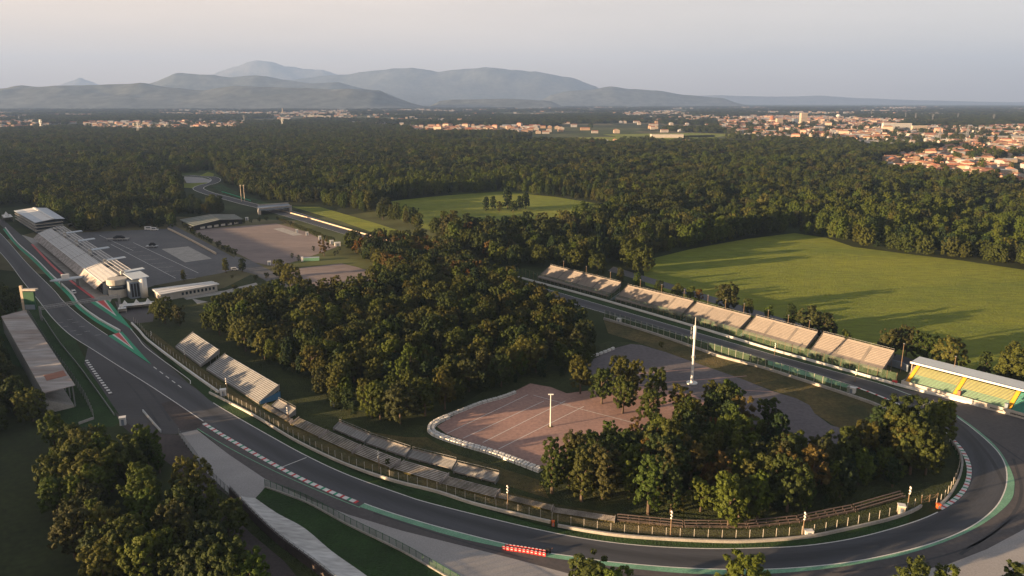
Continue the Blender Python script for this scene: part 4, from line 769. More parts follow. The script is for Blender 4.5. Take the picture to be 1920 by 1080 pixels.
for k in range(NR): v0, v1 = .12 + k * .07, .12 + (k + 1) * .07; q4 = ((.005, v0), (.995, v0), (.995, v1), (.005, v1)); b.hexa([c(u, v, 0) for u, v in q4], [c(u, v, .8 + k * .42) for u, v in q4])
b.build('tier', M['concrete'], t); b = MB()
for k in range(14):
    for v in (.08, .96): p = c(k / 13 * .98 + .01, v, 0); b.bar(p, p + Vector((0, 0, 9.0)), .35)
b.build('roof_column', M['steel'], t)
b = MB(); b.hexa([c(.0, .97, .0), c(1, .97, 0), c(1, .99, 0), c(0, .99, 0)], [c(.0, .97, 8.4), c(1, .97, 8.4), c(1, .99, 8.4), c(0, .99, 8.4)]); b.build('back_wall', M['steel'], t)
# main stand across the straight from the pits, just beyond the left edge of the photograph: it shades the pits
F = Frame(g(72, 455), g(198, 560)); ds = F.d; nl = Vector((ds.y, -ds.x, 0)) if F.n.dot(Vector((1, .5, 0))) > 0 else -F.n; F.n = nl if nl.x < 0 else -nl
t = thing('main_grandstand', 'high covered main grandstand facing the pits across the straight', 'grandstand', F.P(60, 62, 0)); s0_, s1_ = -150, 165
b = MB()
for k in range(14): F.box(b, s0_, s1_, 50 + k * 1.5, 51.5 + k * 1.5, 0, 2 + k * 1.1)
b.build('tier', M['oldconc'], t); b = MB(); F.slab(b, s0_, s1_, 47, 74, 25.5, 23, .6); b.build('roof', M['bluewhite'], t); b = MB(); F.box(b, s0_, s1_, 71.1, 71.6, 0, 22.6); b.build('back_wall', M['offwhite'], t)
b = MB()
for k in range(22): p = F.P(s0_ + 2 + k * 14.8, 70, 0); b.bar(p, p + Vector((0, 0, 22.6)), .8)
b.build('roof_column', M['steel'], t)
# pit building with the white lattice roof
F = Frame(g(72, 455), g(198, 560)); a_, n_ = F.A, F.n
F.n = Vector((F.d.y * -1, F.d.x, 0))
t = thing('pit_building', 'long pit building with a white lattice roof beside the main straight', 'building', F.P(120, 10, 0)); Lp = 240
b = MB(); F.box(b, 0, Lp, 1.5, 21, 0, 7.6); b.build('wall', M['bluegrey'], t)
b = MB()
for k in range(40): F.box(b, 2 + k * 5.9, 6.6 + k * 5.9, 1.38, 1.47, .1, 3.6)
b.build('garage_door', M['dark'], t)
b = MB(); F.slab(b, 0, Lp, -3.2, 0.8, 4.6, 8.2, .2); b.build('front_awning', M['oldstep'], t)
b = MB(); F.box(b, 0, Lp + .5, .82, 1.3, 7.9, 8.6); b.build('eave_beam', M['white'], t)
b = MB(); F.box(b, 1, Lp - 1, 2, 20.5, 7.62, 7.9); b.build('terrace', M['park'], t)
zr = lambda w: 8.4 + 4.6 * math.sin(min(1, max(0, (w - 1) / 19)) * math.pi / 2)
la = MB(); n1 = 80
for k in range(n1 + 1):
    s0 = Lp * k / n1; ww = [1 + j * 2.4 for j in range(9)]
    for j in range(8):
        hole = (k % 16) in (3, 4, 5, 6) and j in (4, 5)
        if not hole: la.bar(F.P(s0, ww[j], zr(ww[j])), F.P(s0, ww[j + 1], zr(ww[j + 1])), .32, h=.12)
for j in range(9):
    w_ = 1 + j * 2.4
    for i in range(5):
        s0, s1 = Lp * i / 5 + 1, Lp * (i + 1) / 5 - 1; la.bar(F.P(s0, w_, zr(w_)), F.P(s1, w_, zr(w_)), .36, h=.14)
la.build('roof_lattice', M['white'], t)
b = MB()
for i in range(5):
    for j in range(4):
        s0 = Lp * i / 5 + 1; w0, w1 = 1 + j * 2.4, 1 + (j + 1) * 2.4 - .3; F.slab(b, s0, Lp * (i + 1) / 5 - .5, w0, w1, zr(w0) - .1, zr(w1) - .1, .08)
b.build('roof_sheet', M['roofmesh'], t)
for i in range(5):
    b = MB(); s1 = Lp * (i + 1) / 5; F.slab(b, s1 - 5, s1 + .5, 15, 27, 13.2, 13.8, .5); b.build('roof_wing', M['bluewhite'], t)
    b = MB(); F.box(b, s1 - 4, s1 - 1.5, 13, 15, 9, 13.6); b.build('roof_kiosk', M['offwhite'], t)
# round control tower at its near end
t = thing('control_tower', 'round pale tower with a window band at the near end of the pit building', 'tower', F.P(249, 8, 0)); ct = F.P(249, 8, 0)
def lathe(b, c, prof, n=24, m=0): b.tube([c + Vector((0, 0, z)) for r, z in prof], [r for r, z in prof], n, m)
b = MB(); lathe(b, ct, [(5.6, 0), (5.6, 5.2)]); lathe(b, ct, [(5.8, 8.0), (6.1, 8.4), (6.1, 11.3), (5.8, 11.7), (.2, 11.8)]); b.build('wall', M['offwhite'], t)
b = MB(); lathe(b, ct, [(5.5, 5.2), (5.5, 8.0)]); b.build('window', M['glass'], t, True)
b = MB(); F.box(b, 240.5, 262, 12, 21, 0, 10.6); b.build('annex', M['bluegrey'], t)
b = MB(); F.slab(b, 236, 262, 14, 24, 12.4, 12.9, .5); b.build('annex_roof', M['bluewhite'], t)
b = MB(); lathe(b, F.P(262, 20, 0), [(2.2, 0), (2.2, 12.2)]); b.build('column', M['white'], t, True)
b = MB()
for k in range(4): F.box(b, 262.02, 262.06, 12.8 + k * 1.7, 14.0 + k * 1.7, 1, 9.6)
b.build('window', M['dark'], t)
# podium reaching over the pit lane
p0 = g(125, 523, 5.5); t = thing('podium', 'white wing shaped podium platform reaching over the pit lane', 'podium', (p0.x, p0.y, 0)); b = MB()
q8 = [(-13, 0), (-9, -3.4), (2, -4.2), (12, -2.6), (13, 2), (2, 3.2), (-9, 2)]; rot = lambda x, y, z: Vector((p0.x, p0.y, z)) + F.n * (x * .75) + F.d * (-y)
b.poly([rot(x, y, 6.0) for x, y in q8]); b.poly([rot(x, y, 5.2) for x, y in q8][::-1])
for k in range(7): x, y = q8[k]; x2, y2 = q8[(k + 1) % 7]; b.poly([rot(x, y, 5.2), rot(x2, y2, 5.2), rot(x2, y2, 6.0), rot(x, y, 6.0)])
b.build('platform', M['bluewhite'], t); b = MB(); b.hexa([rot(-4, -2, 6.01), rot(2, -2, 6.01), rot(2, 0, 6.01), rot(-4, 0, 6.01)], [rot(-4, -2, 9), rot(2, -2, 9), rot(2, 0, 9), rot(-4, 0, 9)]); b.build('backdrop', M['white'], t)
b = MB(); b.bar(rot(12, 0, 5.6), rot(34, 0, 6.4), 1.2); b.build('walkway', M['steel'], t); b = MB(); b.bar(rot(8, 0, 0), rot(8, 0, 5.3), 1.0); b.bar(rot(-5, 0, 0), rot(-5, 0, 5.3), .5); b.build('pillar', M['steel'], t)
# two more pit buildings and tents up the straight
RQ = [g(28, 394, 12), g(87, 390, 12), g(119, 409, 12), g(65, 415, 12)]; cc = (RQ[0] + RQ[2]) / 2
t = thing('hospitality_building', 'three storey building with a wide white and blue roof beyond the pit building', 'building', (cc.x, cc.y, 0)); at = lambda u, v, z: Vector((0, 0, z)) + (RQ[3].lerp(RQ[0], u).lerp(RQ[2].lerp(RQ[1], u), v)).xy.to_3d()
b = MB(); w4 = ((.03, .05), (.97, .05), (.97, .93), (.03, .93)); b.hexa([at(u, v, 0) for u, v in w4], [at(u, v, 10.6) for u, v in w4]); b.build('wall', M['bluegrey'], t)
for z in (2.8, 5.8, 8.6):
    b = MB(); w5 = ((-.02, -.04), (1.0, -.04), (1.0, .96), (-.02, .96)); b.hexa([at(u, v, z) for u, v in w5], [at(u, v, z + .5) for u, v in w5]); b.build('balcony', M['offwhite'], t)
    b = MB(); w5 = ((.025, .045), (.975, .045), (.975, .935), (.025, .935)); b.hexa([at(u, v, z + .9) for u, v in w5], [at(u, v, z + 2.2) for u, v in w5]); b.build('window_band', M['glass'], t)
for v0, v1, m_ in ((-.02, .25, 'bluewhite'), (.25, .58, 'white'), (.66, 1.03, 'bluewhite')):
    b = MB(); q = ((-.03, v0), (1.03, v0), (1.03, v1), (-.03, v1)); zz = lambda v: 11.3 + 1.6 * (1 - abs(v - .62) / .62); b.hexa([at(u, v, zz(v) - .4) for u, v in q], [at(u, v, zz(v)) for u, v in q]); b.build('roof', M[m_], t)
b = MB(); q = ((-.03, .58), (1.03, .58), (1.03, .66), (-.03, .66)); b.hexa([at(u, v, 12.3) for u, v in q], [at(u, v, 13.3) for u, v in q]); b.build('roof_ridge', M['white'], t)
def marquee(px, n, s, h, lab, rz, name='marquee', cols=('white', 'white')):
    p = g(*px); t = thing(name, lab, 'tent', p); top, wl = MB(), MB(); r_ = Matrix.Rotation(rz, 3, 'Z')
    for i in range(n):
        o = Vector((i * s, 0, 0)); q = [Vector((0, 0, h)), Vector((s, 0, h)), Vector((s, s, h)), Vector((0, s, h))]; ap = Vector((s / 2, s / 2, h + s * .5)); md = Vector((s / 2, s / 2, h + s * .14))
        for k in range(4):
            a, c_ = q[k], q[(k + 1) % 4]; am, cm = a.lerp(md, .55), c_.lerp(md, .55); ap2 = ap
            top.poly([p + r_ @ (o + x) for x in (a, c_, cm, am)]); top.poly([p + r_ @ (o + x) for x in (am, cm, ap2)])
        for k in range(4): wl.bar(p + r_ @ (o + Vector((q[k].x, q[k].y, 0))), p + r_ @ (o + q[k]), .18)
        wl.poly([p + r_ @ (o + Vector(x)) for x in ((0, s, 0), (s, s, 0), (s, s, h), (0, s, h))])
    wl.poly([p + r_ @ Vector(x) for x in ((0, 0, 0), (0, s, 0), (0, s, h), (0, 0, h))]); top.build('canopy', M['white'], t); wl.build('frame', M['offwhite'], t); return t
marquee((224, 584), 3, 6.2, 2.8, 'three peaked white tents beside the pit exit', .42); marquee((222, 588), 1, 4.2, 2.6, 'small peaked white tent in front of the larger three', .42)
marquee((4, 412), 3, 8, 5, 'large white peaked tent at the far left edge of the pits', -.9); marquee((128, 426), 2, 7, 3, 'two white tents between the far pit building and the trees', .2)
# long low building with a ribbed white roof
RQ = [g(300, 552, 5), g(285, 541, 5), g(395, 527, 5), g(410, 532, 5)]; cc = (RQ[0] + RQ[2]) / 2; at2 = lambda u, v, z: Vector((0, 0, z)) + (RQ[0].lerp(RQ[3], u).lerp(RQ[1].lerp(RQ[2], u), v)).xy.to_3d()
t = thing('medical_building', 'long low building with a ribbed white roof below the paddock', 'building', (cc.x, cc.y, 0)); b = MB(); q = ((.02, .08), (.98, .08), (.98, .92), (.02, .92)); b.hexa([at2(u, v, 0) for u, v in q], [at2(u, v, 4.4) for u, v in q]); b.build('wall', M['offwhite'], t)
for k in range(5): b = MB(); q = ((-.01, k * .2), (1.01, k * .2), (1.01, k * .2 + .17), (-.01, k * .2 + .17)); b.hexa([at2(u, v, 4.42) for u, v in q], [at2(u, v, 5.0 + .2 * (k % 2)) for u, v in q]); b.build('roof_rib', M['white'], t)
for k in range(9): b = MB(); u = .36 + k * .067; q = ((u, .06), (u + .035, .06), (u + .035, .079), (u, .079)); b.hexa([at2(x, v, 1.6) for x, v in q], [at2(x, v, 3.4) for x, v in q]); b.build('window', M['glass'], t)
# hall with a dark striped roof, bridge over the back straight
t = thing('striped_hall', 'low hall with a dark green roof and pale stripes behind the pinkish car park', 'building', g(395, 420)); A_, B_, C_, D_ = g(337, 412, 4.5), g(362, 424, 4.5), g(395, 402, 7.5), g(412, 412, 7.5); E_, F_ = g(440, 402, 4.5), g(457, 411, 4.5)
b = MB(); b.hexa([A_ - Vector((0, 0, .3)), B_ - Vector((0, 0, .3)), D_ - Vector((0, 0, .3)), C_ - Vector((0, 0, .3))], [A_, B_, D_, C_]); b.hexa([C_ - Vector((0, 0, .3)), D_ - Vector((0, 0, .3)), F_ - Vector((0, 0, .3)), E_ - Vector((0, 0, .3))], [C_, D_, F_, E_]); b.build('roof', M['roofgreen'], t)
for (p1, p2, p3, p4) in ((A_, B_, D_, C_), (C_, D_, F_, E_)):
    b = MB(); up = Vector((0, 0, .12))
    for k in range(6): u = k / 5 * .96 + .02; x0, x1 = p1.lerp(p2, u), p4.lerp(p3, u); b.bar(x0 + up, x1 + up, 1.1, h=.25)
    b.build('roof_stripe', M['mint'] if False else M['concrete'], t)
b = MB(); dn = lambda p, z: Vector((p.x, p.y, z)); mid = (A_ + F_) / 2; sh = lambda p: p.lerp(mid, .05); wq = [sh(A_), sh(B_), sh(F_), sh(E_)]; b.hexa([dn(p, 0) for p in wq], [dn(p, 4.1) for p in wq]); b.poly([dn(sh(B_), 4.1), dn(sh(F_), 4.1), dn(sh(D_), 7.0)]); b.build('wall', M['dark'], t)
b = MB()
for k in range(6): u = .12 + k * .14; p, q_ = sh(B_).lerp(sh(F_), u), sh(B_).lerp(sh(F_), u + .09); o_ = Vector((.5, -1.2, 0)) * .3; b.hexa([dn(p, .6) + o_, dn(q_, .6) + o_, dn(q_, .6) + o_ * 1.2, dn(p, .6) + o_ * 1.2], [dn(p, 2.6) + o_, dn(q_, 2.6) + o_, dn(q_, 2.6) + o_ * 1.2, dn(p, 2.6) + o_ * 1.2])
b.build('door', M['offwhite'], t)
BQ = [g(483, 386, 6), g(541, 382, 6), g(547, 387, 6), g(485, 393, 6)]; t = thing('road_bridge', 'grey concrete road bridge crossing the far back straight', 'bridge', g(515, 396)); b = MB(); b.hexa([p - Vector((0, 0, 1.2)) for p in BQ], BQ); b.build('deck', M['bluegrey'], t)
for i, j in ((0, 1), (3, 2)): b = MB(); b.wall([BQ[i], BQ[j]], .4, 0, 1.5); b.build('parapet', M['concrete'], t)
for u in (0.02, .96): b = MB(); p, q_ = BQ[0].lerp(BQ[1], u), BQ[3].lerp(BQ[2], u); b.wall([Vector((p.x, p.y, 0)), Vector((q_.x, q_.y, 0))], 3, 0, 4.8); b.build('abutment', M['concrete'], t)
# timing gantry and screen tower over the main straight
ga, gb = g(78, 600), g(225, 576); t = thing('start_gantry', 'thin steel truss gantry spanning the main straight', 'gantry', (ga + gb) / 2); b = MB(); zg = Vector((0, 0, 7)); dirg = (gb - ga).normalized(); ng_ = Vector((-dirg.y, dirg.x, 0))
for o_ in (-1.6, 1.6):
    for z in (6.4, 7.6): b.bar(ga + ng_ * o_ + Vector((0, 0, z)), gb + ng_ * o_ + Vector((0, 0, z)), .28)
for k in range(25):
    p = ga.lerp(gb, k / 24); b.bar(p - ng_ * 1.6 + zg, p + ng_ * 1.6 + zg, .12); b.bar(p - ng_ * 1.6 + Vector((0, 0, 6.4)), p - ng_ * 1.6 + Vector((0, 0, 7.6)), .12)
b.build('truss', M['steel'], t); b = MB()
for p in (ga, gb): [b.bar(p + ng_ * o_, p + ng_ * o_ + Vector((0, 0, 7.7)), .5) for o_ in (-1.6, 1.6)]
b.build('leg', M['steel'], t)
p = g(66, 596); t = thing('screen_tower', 'tall screen tower with a white post and green panels left of the main straight', 'tower', p); b = MB(); b.box(p.x - 6, p.x - 4.6, p.y - .6, p.y + .6, 0, 19); b.build('post', M['cream'], t)
b = MB(); b.box(p.x - 4.5, p.x + 1.6, p.y - .7, p.y + .7, 5, 15.5); b.build('panel', M['darkgreen'], t); b = MB(); b.box(p.x - 4.5, p.x + 3.4, p.y - 1.4, p.y + 1.6, 16.2, 17.2); b.build('top_cap', M['offwhite'], t); b = MB(); b.box(p.x - 4.2, p.x + 1.4, p.y - .9, p.y - .72, 5.2, 8); b.build('screen', M['bluegrey'], t)
# ------------------------------------------------------------------ walls and fences
def wall(name, label, px, t_, h, m, cat='wall', z=0, world=None, step=3):
    pl = world or spline(gl(px), step); o = MB().wall(pl, t_, -.1, h).build(name, m); return tag(o, label, cat)
IB1 = [(247, 607), (262, 622), (275, 637), (312, 666), (362, 703), (410, 737)]; IB2 = [(393, 738), (425, 754), (480, 783), (553, 827), (640, 869), (730, 901), (820, 924), (883, 945), (967, 966), (1032, 981)]; IB3 = [(1046, 988), (1134, 1003), (1217, 1011), (1334, 1017), (1413, 1017), (1513, 1009), (1580, 996), (1663, 977), (1707, 962), (1727, 951)]; IB4 = [(1760, 951), (1780, 931), (1798, 898), (1804, 870), (1799, 850), (1785, 830)]
wall('barrier_wall', 'white concrete wall from the pit exit along the upper inner bank', IB1, .7, 1.0, M['white']); wall('barrier_wall', 'long white wall curving below the bleachers', IB2, .6, .9, M['offwhite']); wall('barrier_wall', 'pale wall below the fence around the bottom of the bend', IB3, .6, .9, M['concrete']); wall('barrier_wall', 'curved wall behind the striped kerb at the bend', IB4, .6, .9, M['concrete'])
OB1 = [(870, 489), (966, 519), (1100, 555), (1297, 612), (1440, 655), (1500, 672), (1557, 688), (1615, 704), (1668, 719), (1720, 733), (1780, 748), (1920, 785), (2060, 822)]; wall('barrier_wall', 'white wall along the far side of the back straight below the concrete stands', OB1, .7, 1.1, M['white'])
IS = [(1132, 599), (1200, 619), (1270, 642), (1350, 670), (1423, 689), (1493, 711), (1580, 739), (1640, 760), (1672, 776), (1700, 793)]; wall('barrier_wall', 'weathered grey wall at the foot of the dry bank beside the back straight', IS, .8, 1.2, M['concrete'])
wall('barrier_wall', 'cream topped wall along the far end of the back straight', [(513, 392), (560, 404), (640, 427), (713, 448), (747, 458)], .9, 1.1, M['cream']); wall('barrier_wall', 'bright green edged wall at the chicane', [(416, 360), (440, 367), (470, 377)], .8, 1.0, M['green'])
wall('pit_wall', 'green and white wall between the main straight and the pit lane', [(10, 428), (33, 457), (67, 487), (100, 520), (133, 550), (150, 573), (183, 598), (225, 622)], .8, 1.1, M['white'])
pw = spline(gl([(8, 429), (31, 458), (65, 489), (98, 522), (130, 553), (147, 575), (181, 601), (224, 626)]), 3); ribbon('green_strip', pw, 2.4, M['green'], .09); ribbon('red_line', spline(gl([(60, 458), (100, 500), (133, 527), (177, 560)]), 4), 1.6, M['red'], .10)
wall('guard_rail', 'thin grey rail along the left grass verge', [(77, 590), (110, 640), (150, 690), (190, 745), (215, 780)], .15, .8, M['steel'], 'guard rail'); wall('guard_rail', 'low grey rail across the mouth of the old track', [(268, 772), (280, 786), (302, 811)], .4, 1.0, M['alu'], 'guard rail')
wall('parapet_wall', 'dark parapet along the outer edge of the old concrete banking', [(432, 930), (475, 976), (525, 1022), (607, 1084), (695, 1162)], .6, 3.0, M['bank' if False else 'brown']); wall('barrier_wall', 'short pale wall at the end of the left verge', [(148, 796), (176, 786)], .4, 1.0, M['concrete'])
wall('paddock_wall', 'long low wall dividing the paddock from the pinkish car park', [(315, 430), (330, 437), (365, 455), (405, 477)], .8, 1.6, M['cream']); wall('low_wall', 'pale retaining wall between the last concrete stand and the roofed stand', [(1664, 684), (1690, 692), (1702, 697)], .5, 3.2, M['bluegrey'])
def fence(label, px, h, sp, mesh, post, pw_=.12, cap=False, lean=0.0, z0=0.0, cat='fence'):
    pl = spline(gl(px), 2.5); n = min(99, max(2, int(plen(pl) / sp))); P = resample(pl, n + 1); t = thing('fence', label, cat, P[n // 2]); off_ = offset(P, lean)
    b = MB(); b.strip([p + Vector((0, 0, z0)) for p in P], [p + Vector((0, 0, h)) for p in P]); b.build('mesh_panel', mesh, t)
    base = Vector(t['_base']); m0 = None
    for p in P:
        if m0 is None: pb = MB(); pb.box(base.x - pw_ / 2, base.x + pw_ / 2, base.y - pw_ / 2, base.y + pw_ / 2, 0, h + .15); m0 = pb.build('post', post, t); q = m0
        else: q = m0.copy(); COL.objects.link(q)
        q.location = (p.x - base.x, p.y - base.y, 0)
    if cap: b = MB(); [b.bar(P[k] + Vector((0, 0, h)), P[k + 1] + Vector((0, 0, h)), .09) for k in range(n)]; b.build('top_rail', post, t)
    return t
sh_ = lambda L, dx, dy: [(x + dx, y + dy) for x, y in L]
fence('wire fence with pale posts above the white wall of the inner bank', sh_(IB2, 3, -5), 2.6, 3.6, M['fence'], M['offwhite']); fence('wire fence with posts around the bottom of the bend', sh_(IB3, 0, -8), 2.6, 3.8, M['fence'], M['offwhite']); fence('wire fence behind the curved wall of the bend', sh_(IB4, -5, -2), 2.6, 3.5, M['fence'], M['offwhite']); fence('upper wire fence beside the pit exit bank', sh_(IB1, 4, -5), 2.2, 4.5, M['fence'], M['offwhite'])
fence('tall green mesh fence in front of the concrete stands', [(965, 512), (1100, 550), (1297, 606), (1440, 649), (1557, 684), (1680, 718)], 4.6, 4.2, M['gfence'], M['seat_y' if False else 'timber'], .14); fence('tall dark green fence with pale posts on the near side of the back straight', [(1134, 594), (1270, 638), (1423, 685), (1500, 709), (1592, 738)], 4.0, 4.0, M['gfence'], M['offwhite'], .14)
fence('green mesh fence on a concrete base along the gravel', [(497, 913), (573, 941), (653, 984), (753, 1033), (835, 1080), (900, 1118)], 2.6, 2.6, M['gfence'], M['darkgreen'], .12, True); wall('kerb_wall', 'low concrete wall under the green fence by the gravel', [(497, 914), (573, 942), (653, 985), (753, 1034), (835, 1081), (900, 1119)], .4, .5, M['concrete'])
fence('grey mesh fence along the front of the rusty roofed stand', [(52, 588), (90, 650), (130, 705), (160, 750), (176, 785)], 4.0, 4.0, M['cfence'], M['steel'], .14); fence('dark wire fence along the left edge of the gravel', [(336, 818), (360, 850), (392, 892), (436, 934)], 3.0, 3.0, M['cfence'], M['steel']); fence('railing on the parapet of the old banking', [(433, 931), (476, 977), (526, 1023), (608, 1085), (690, 1158)], 4.0, 2.5, M['cfence'], M['steel'], .1, True, z0=3.0, cat='railing')
# ------------------------------------------------------------------ white barrier blocks round the red car park
def block(label, group, p, rz):
    t = thing('barrier_block', label, 'barrier block', p, group); b = MB(); e = .12
    for k in range(2): x0 = -1.15 + k * 1.17; b.hexa([p + Vector(v) for v in ((x0, -.62, .02), (x0 + 1.12, -.62, .02), (x0 + 1.12, .62, .02), (x0, .62, .02))], [p + Vector(v) for v in ((x0 + e, -.5, 1.15), (x0 + 1.12 - e, -.5, 1.15), (x0 + 1.12 - e, .5, 1.15), (x0 + e, .5, 1.15))])
    b.build('body', M['white'], t); b = MB(); b.hexa([p + Vector(v) for v in ((-1.1, -.64, .5), (1.1, -.64, .5), (1.1, .64, .5), (-1.1, .64, .5))], [p + Vector(v) for v in ((-1.08, -.6, .66), (1.08, -.6, .66), (1.08, .6, .66), (-1.08, .6, .66))]); b.build('band', M['concrete'], t); t.rotation_euler = (0, 0, rz); return t
blk = None
def blocks(px, sp, label, group, off=0.0):
    global blk
    pl = spline(gl(px), 1.0)
    if off: pl = offset(pl, off)
    n = int(plen(pl) / sp); P = resample(pl, n)
    for k in range(n - 1):
        p, q = P[k], P[k + 1]; rz = math.atan2(q.y - p.y, q.x - p.x) + random.uniform(-.05, .05); m_ = (p + q) / 2
        if blk is None: blk = block(label, group, m_, rz)
        else: c_ = dup(blk, m_, rz, None, label, group)
A1 = [(967, 737), (940, 747), (900, 758), (870, 770), (838, 782), (818, 791), (806, 800), (806, 812), (830, 824), (870, 837), (918, 851), (965, 868), (1012, 886)]
blocks(A1, 2.5, 'white wrapped block in the outer row edging the red car park', 'outer row of white blocks'); blocks(A1[4:], 2.5, 'white wrapped block in the inner row edging the red car park', 'inner row of white blocks', 1.5)
blocks([(1106, 671), (1130, 663), (1152, 654)], 2.6, 'white block at the top left of the grey car park', 'white blocks by the grey car park')
# red and white plastic barriers lined up on the run-off
rb = None
for row in range(2):
    P = resample(gl([(941 + 6 * row, 1030 - 4 * row), (985, 1036 - 4.5 * row), (1024, 1043 - 5 * row)]), 12)
    for k in range(11):
        m_ = (P[k] + P[k + 1]) / 2; rz = math.atan2(P[k + 1].y - P[k].y, P[k + 1].x - P[k].x); lab = ('red plastic barrier with a white stripe in the front row on the run-off', 'red plastic barrier with a white stripe in the back row by the green strip')[row]
        if rb is None:
            rb = thing('plastic_barrier', lab, 'plastic barrier', m_, 'red barriers on the run-off'); b = MB(); b.hexa([m_ + Vector(v) for v in ((-.5, -.3, 0), (.46, -.3, 0), (.46, .3, 0), (-.5, .3, 0))], [m_ + Vector(v) for v in ((-.5, -.12, .95), (.46, -.12, .95), (.46, .12, .95), (-.5, .12, .95))]); b.build('body', M['red'], rb)
            b = MB(); b.box(m_.x - .3, m_.x + .25, m_.y - .17, m_.y + .17, .955, 1.0); b.box(m_.x - .3, m_.x + .25, m_.y - .26, m_.y - .235, .35, .6); b.build('stripe', M['white'], rb); rb.rotation_euler = (0, 0, rz); rb.location.z = .05
        else: dup(rb, m_ + Vector((0, 0, .05)), rz, None, lab, 'red barriers on the run-off')
p = g(1027, 1036); t = thing('hand_cart', 'dark cart at the right end of the red plastic barriers', 'cart', p); b = MB(); b.box(p.x - .8, p.x + .8, p.y - .5, p.y + .5, .5, .75); b.box(p.x - .5, p.x + .4, p.y - .4, p.y + .4, .76, 1.3); b.build('body', M['dark'], t)
for dx in (-.55, .55): b = MB(); b.tube([p + Vector((dx, -.55, .35)), p + Vector((dx, .55, .35))], [.35, .35], 12); b.build('wheel', M['black'], t)
b = MB(); b.bar(p + Vector((.8, 0, .7)), p + Vector((1.3, 0, 1.4)), .08); b.build('handle', M['rust'], t)
# ------------------------------------------------------------------ masts, poles and cabins
p = g(1297, 719); t = thing('antenna_mast', 'tall white antenna mast with a thick drum rising over the grey car park', 'mast', p); b = MB(); b.tube([p + Vector((0, 0, z)) for z in (0, .5, 12, 24)], [.75, .62, .5, .42], 14); b.build('shaft', M['white'], t, True)
b = MB(); b.tube([p + Vector((0, 0, z)) for z in (20.3, 20.5, 26.3, 26.5)], [.5, .72, .72, .5], 16); b.build('drum', M['white'], t, True); b = MB(); b.tube([p + Vector((0, 0, 26.5)), p + Vector((0, 0, 30.4))], [.16, .1], 8); b.build('spike', M['white'], t)
b = MB(); b.tube([p + Vector((0, 0, .1)), p + Vector((0, 0, .55))], [2.4, 2.4], 20); b.build('base_ring', M['white'], t)
for z in (12, 12.6): b = MB(); b.tube([p + Vector((0, 0, z)), p + Vector((0, 0, z + .25))], [.95, .95], 14); b.build('collar', M['steel'], t)
b = MB()
for z in (21.2, 23.4, 25.2): b.bar(p + Vector((-.7, 0, z)), p + Vector((-1.5, 0, z)), .1); b.box(p.x - 1.75, p.x - 1.4, p.y - .2, p.y + .2, z - .7, z + .7)
b.build('side_antenna', M['steel'], t)
p = g(1032, 800); t = thing('lamp_mast', 'slim white lamp mast standing alone on the red car park', 'lamp mast', p); b = MB(); b.tube([p, p + Vector((0, 0, 13))], [.28, .16], 10); b.build('pole', M['white'], t); b = MB(); b.box(p.x - 1, p.x + 1, p.y - .25, p.y + .25, 13, 13.35); b.build('lamp_head', M['white'], t); b = MB(); b.tube([p + Vector((0, 0, -.05)), p + Vector((0, 0, .12))], [1.1, .9], 10); b.build('base', M['dry'], t)
spk = [((348, 676), 5.5, 'speaker pole in front of the shorter metal stand'), ((427, 740), 7.5, 'speaker pole beside the white cabin and the longer metal stand'), ((541, 790), 6.0, 'speaker pole at the small raised bleacher'), ((711, 880), 7.0, 'speaker pole in front of the second raised bleacher'), ((952, 955), 8.2, 'speaker pole right of the raised bleachers'), ((1257, 1005), 8.2, 'speaker pole below the golden lit tree of the bend'), ((1505, 1003), 7.5, 'thin speaker pole near the small white box at the fence'), ((1701, 955), 7.8, 'thick timber speaker pole by the pale cabin at the bend'), ((1603, 716), 6.0, 'speaker pole across the back straight near the roofed stand'), ((1746, 776), 6.0, 'speaker pole beside the scaffold at the bend'), ((1452, 667), 6.5, 'thin speaker pole by the green fence on the back straight'), ((285, 634), 4.0, 'short speaker pole above the dry bank')]
for px, h, lab in spk:
    p = g(*px); t = thing('speaker_pole', lab, 'speaker pole', p, 'speaker poles around the track'); b = MB(); b.tube([p, p + Vector((0, 0, h))], [.17, .12], 8); b.build('pole', M['timber'], t)
    for k in range(5):
        z = h - .2 - k * .52; b = MB(); d_ = .2 if k % 2 else -.2; b.tube([p + Vector((-.1 * d_, -.15, z)), p + Vector((d_, -.45, z))], [.1, .25], 12); b.build('loudspeaker', M['white'], t)
PF, PD, PH = stF[0]
for k in range(14):
    fi = min(4, k // 3); Fk, Dk, hk = stF[fi]; p = Fk.P(Fk.L * ((k % 3) + .5) / 3 if fi < 4 else Fk.L + 3 + (k - 12) * 22, Dk + 2.2, 0); t = thing('light_pole', 'slim grey pole rising behind the concrete stands', 'pole', p, 'poles behind the concrete stands'); b = MB(); b.tube([p, p + Vector((0, 0, 13.5))], [.16, .1], 7); b.build('shaft', M['timber'], t); b = MB(); b.box(p.x - .35, p.x + .35, p.y - .15, p.y + .15, 13.5, 13.8); b.build('lamp_head', M['steel'], t)
for px in ((453, 378), (459, 378)): p = g(*px); t = thing('tall_mast', 'left tall thin mast by the far chicane' if px[0] == 453 else 'right tall thin mast by the far chicane', 'mast', p); b = MB(); b.tube([p, p + Vector((0, 0, 20))], [.5, .3], 8); b.build('shaft', M['cream'], t); b = MB(); b.box(p.x - 1, p.x + 1, p.y - .4, p.y + .4, 20, 20.5); b.build('lamp_head', M['offwhite'], t)
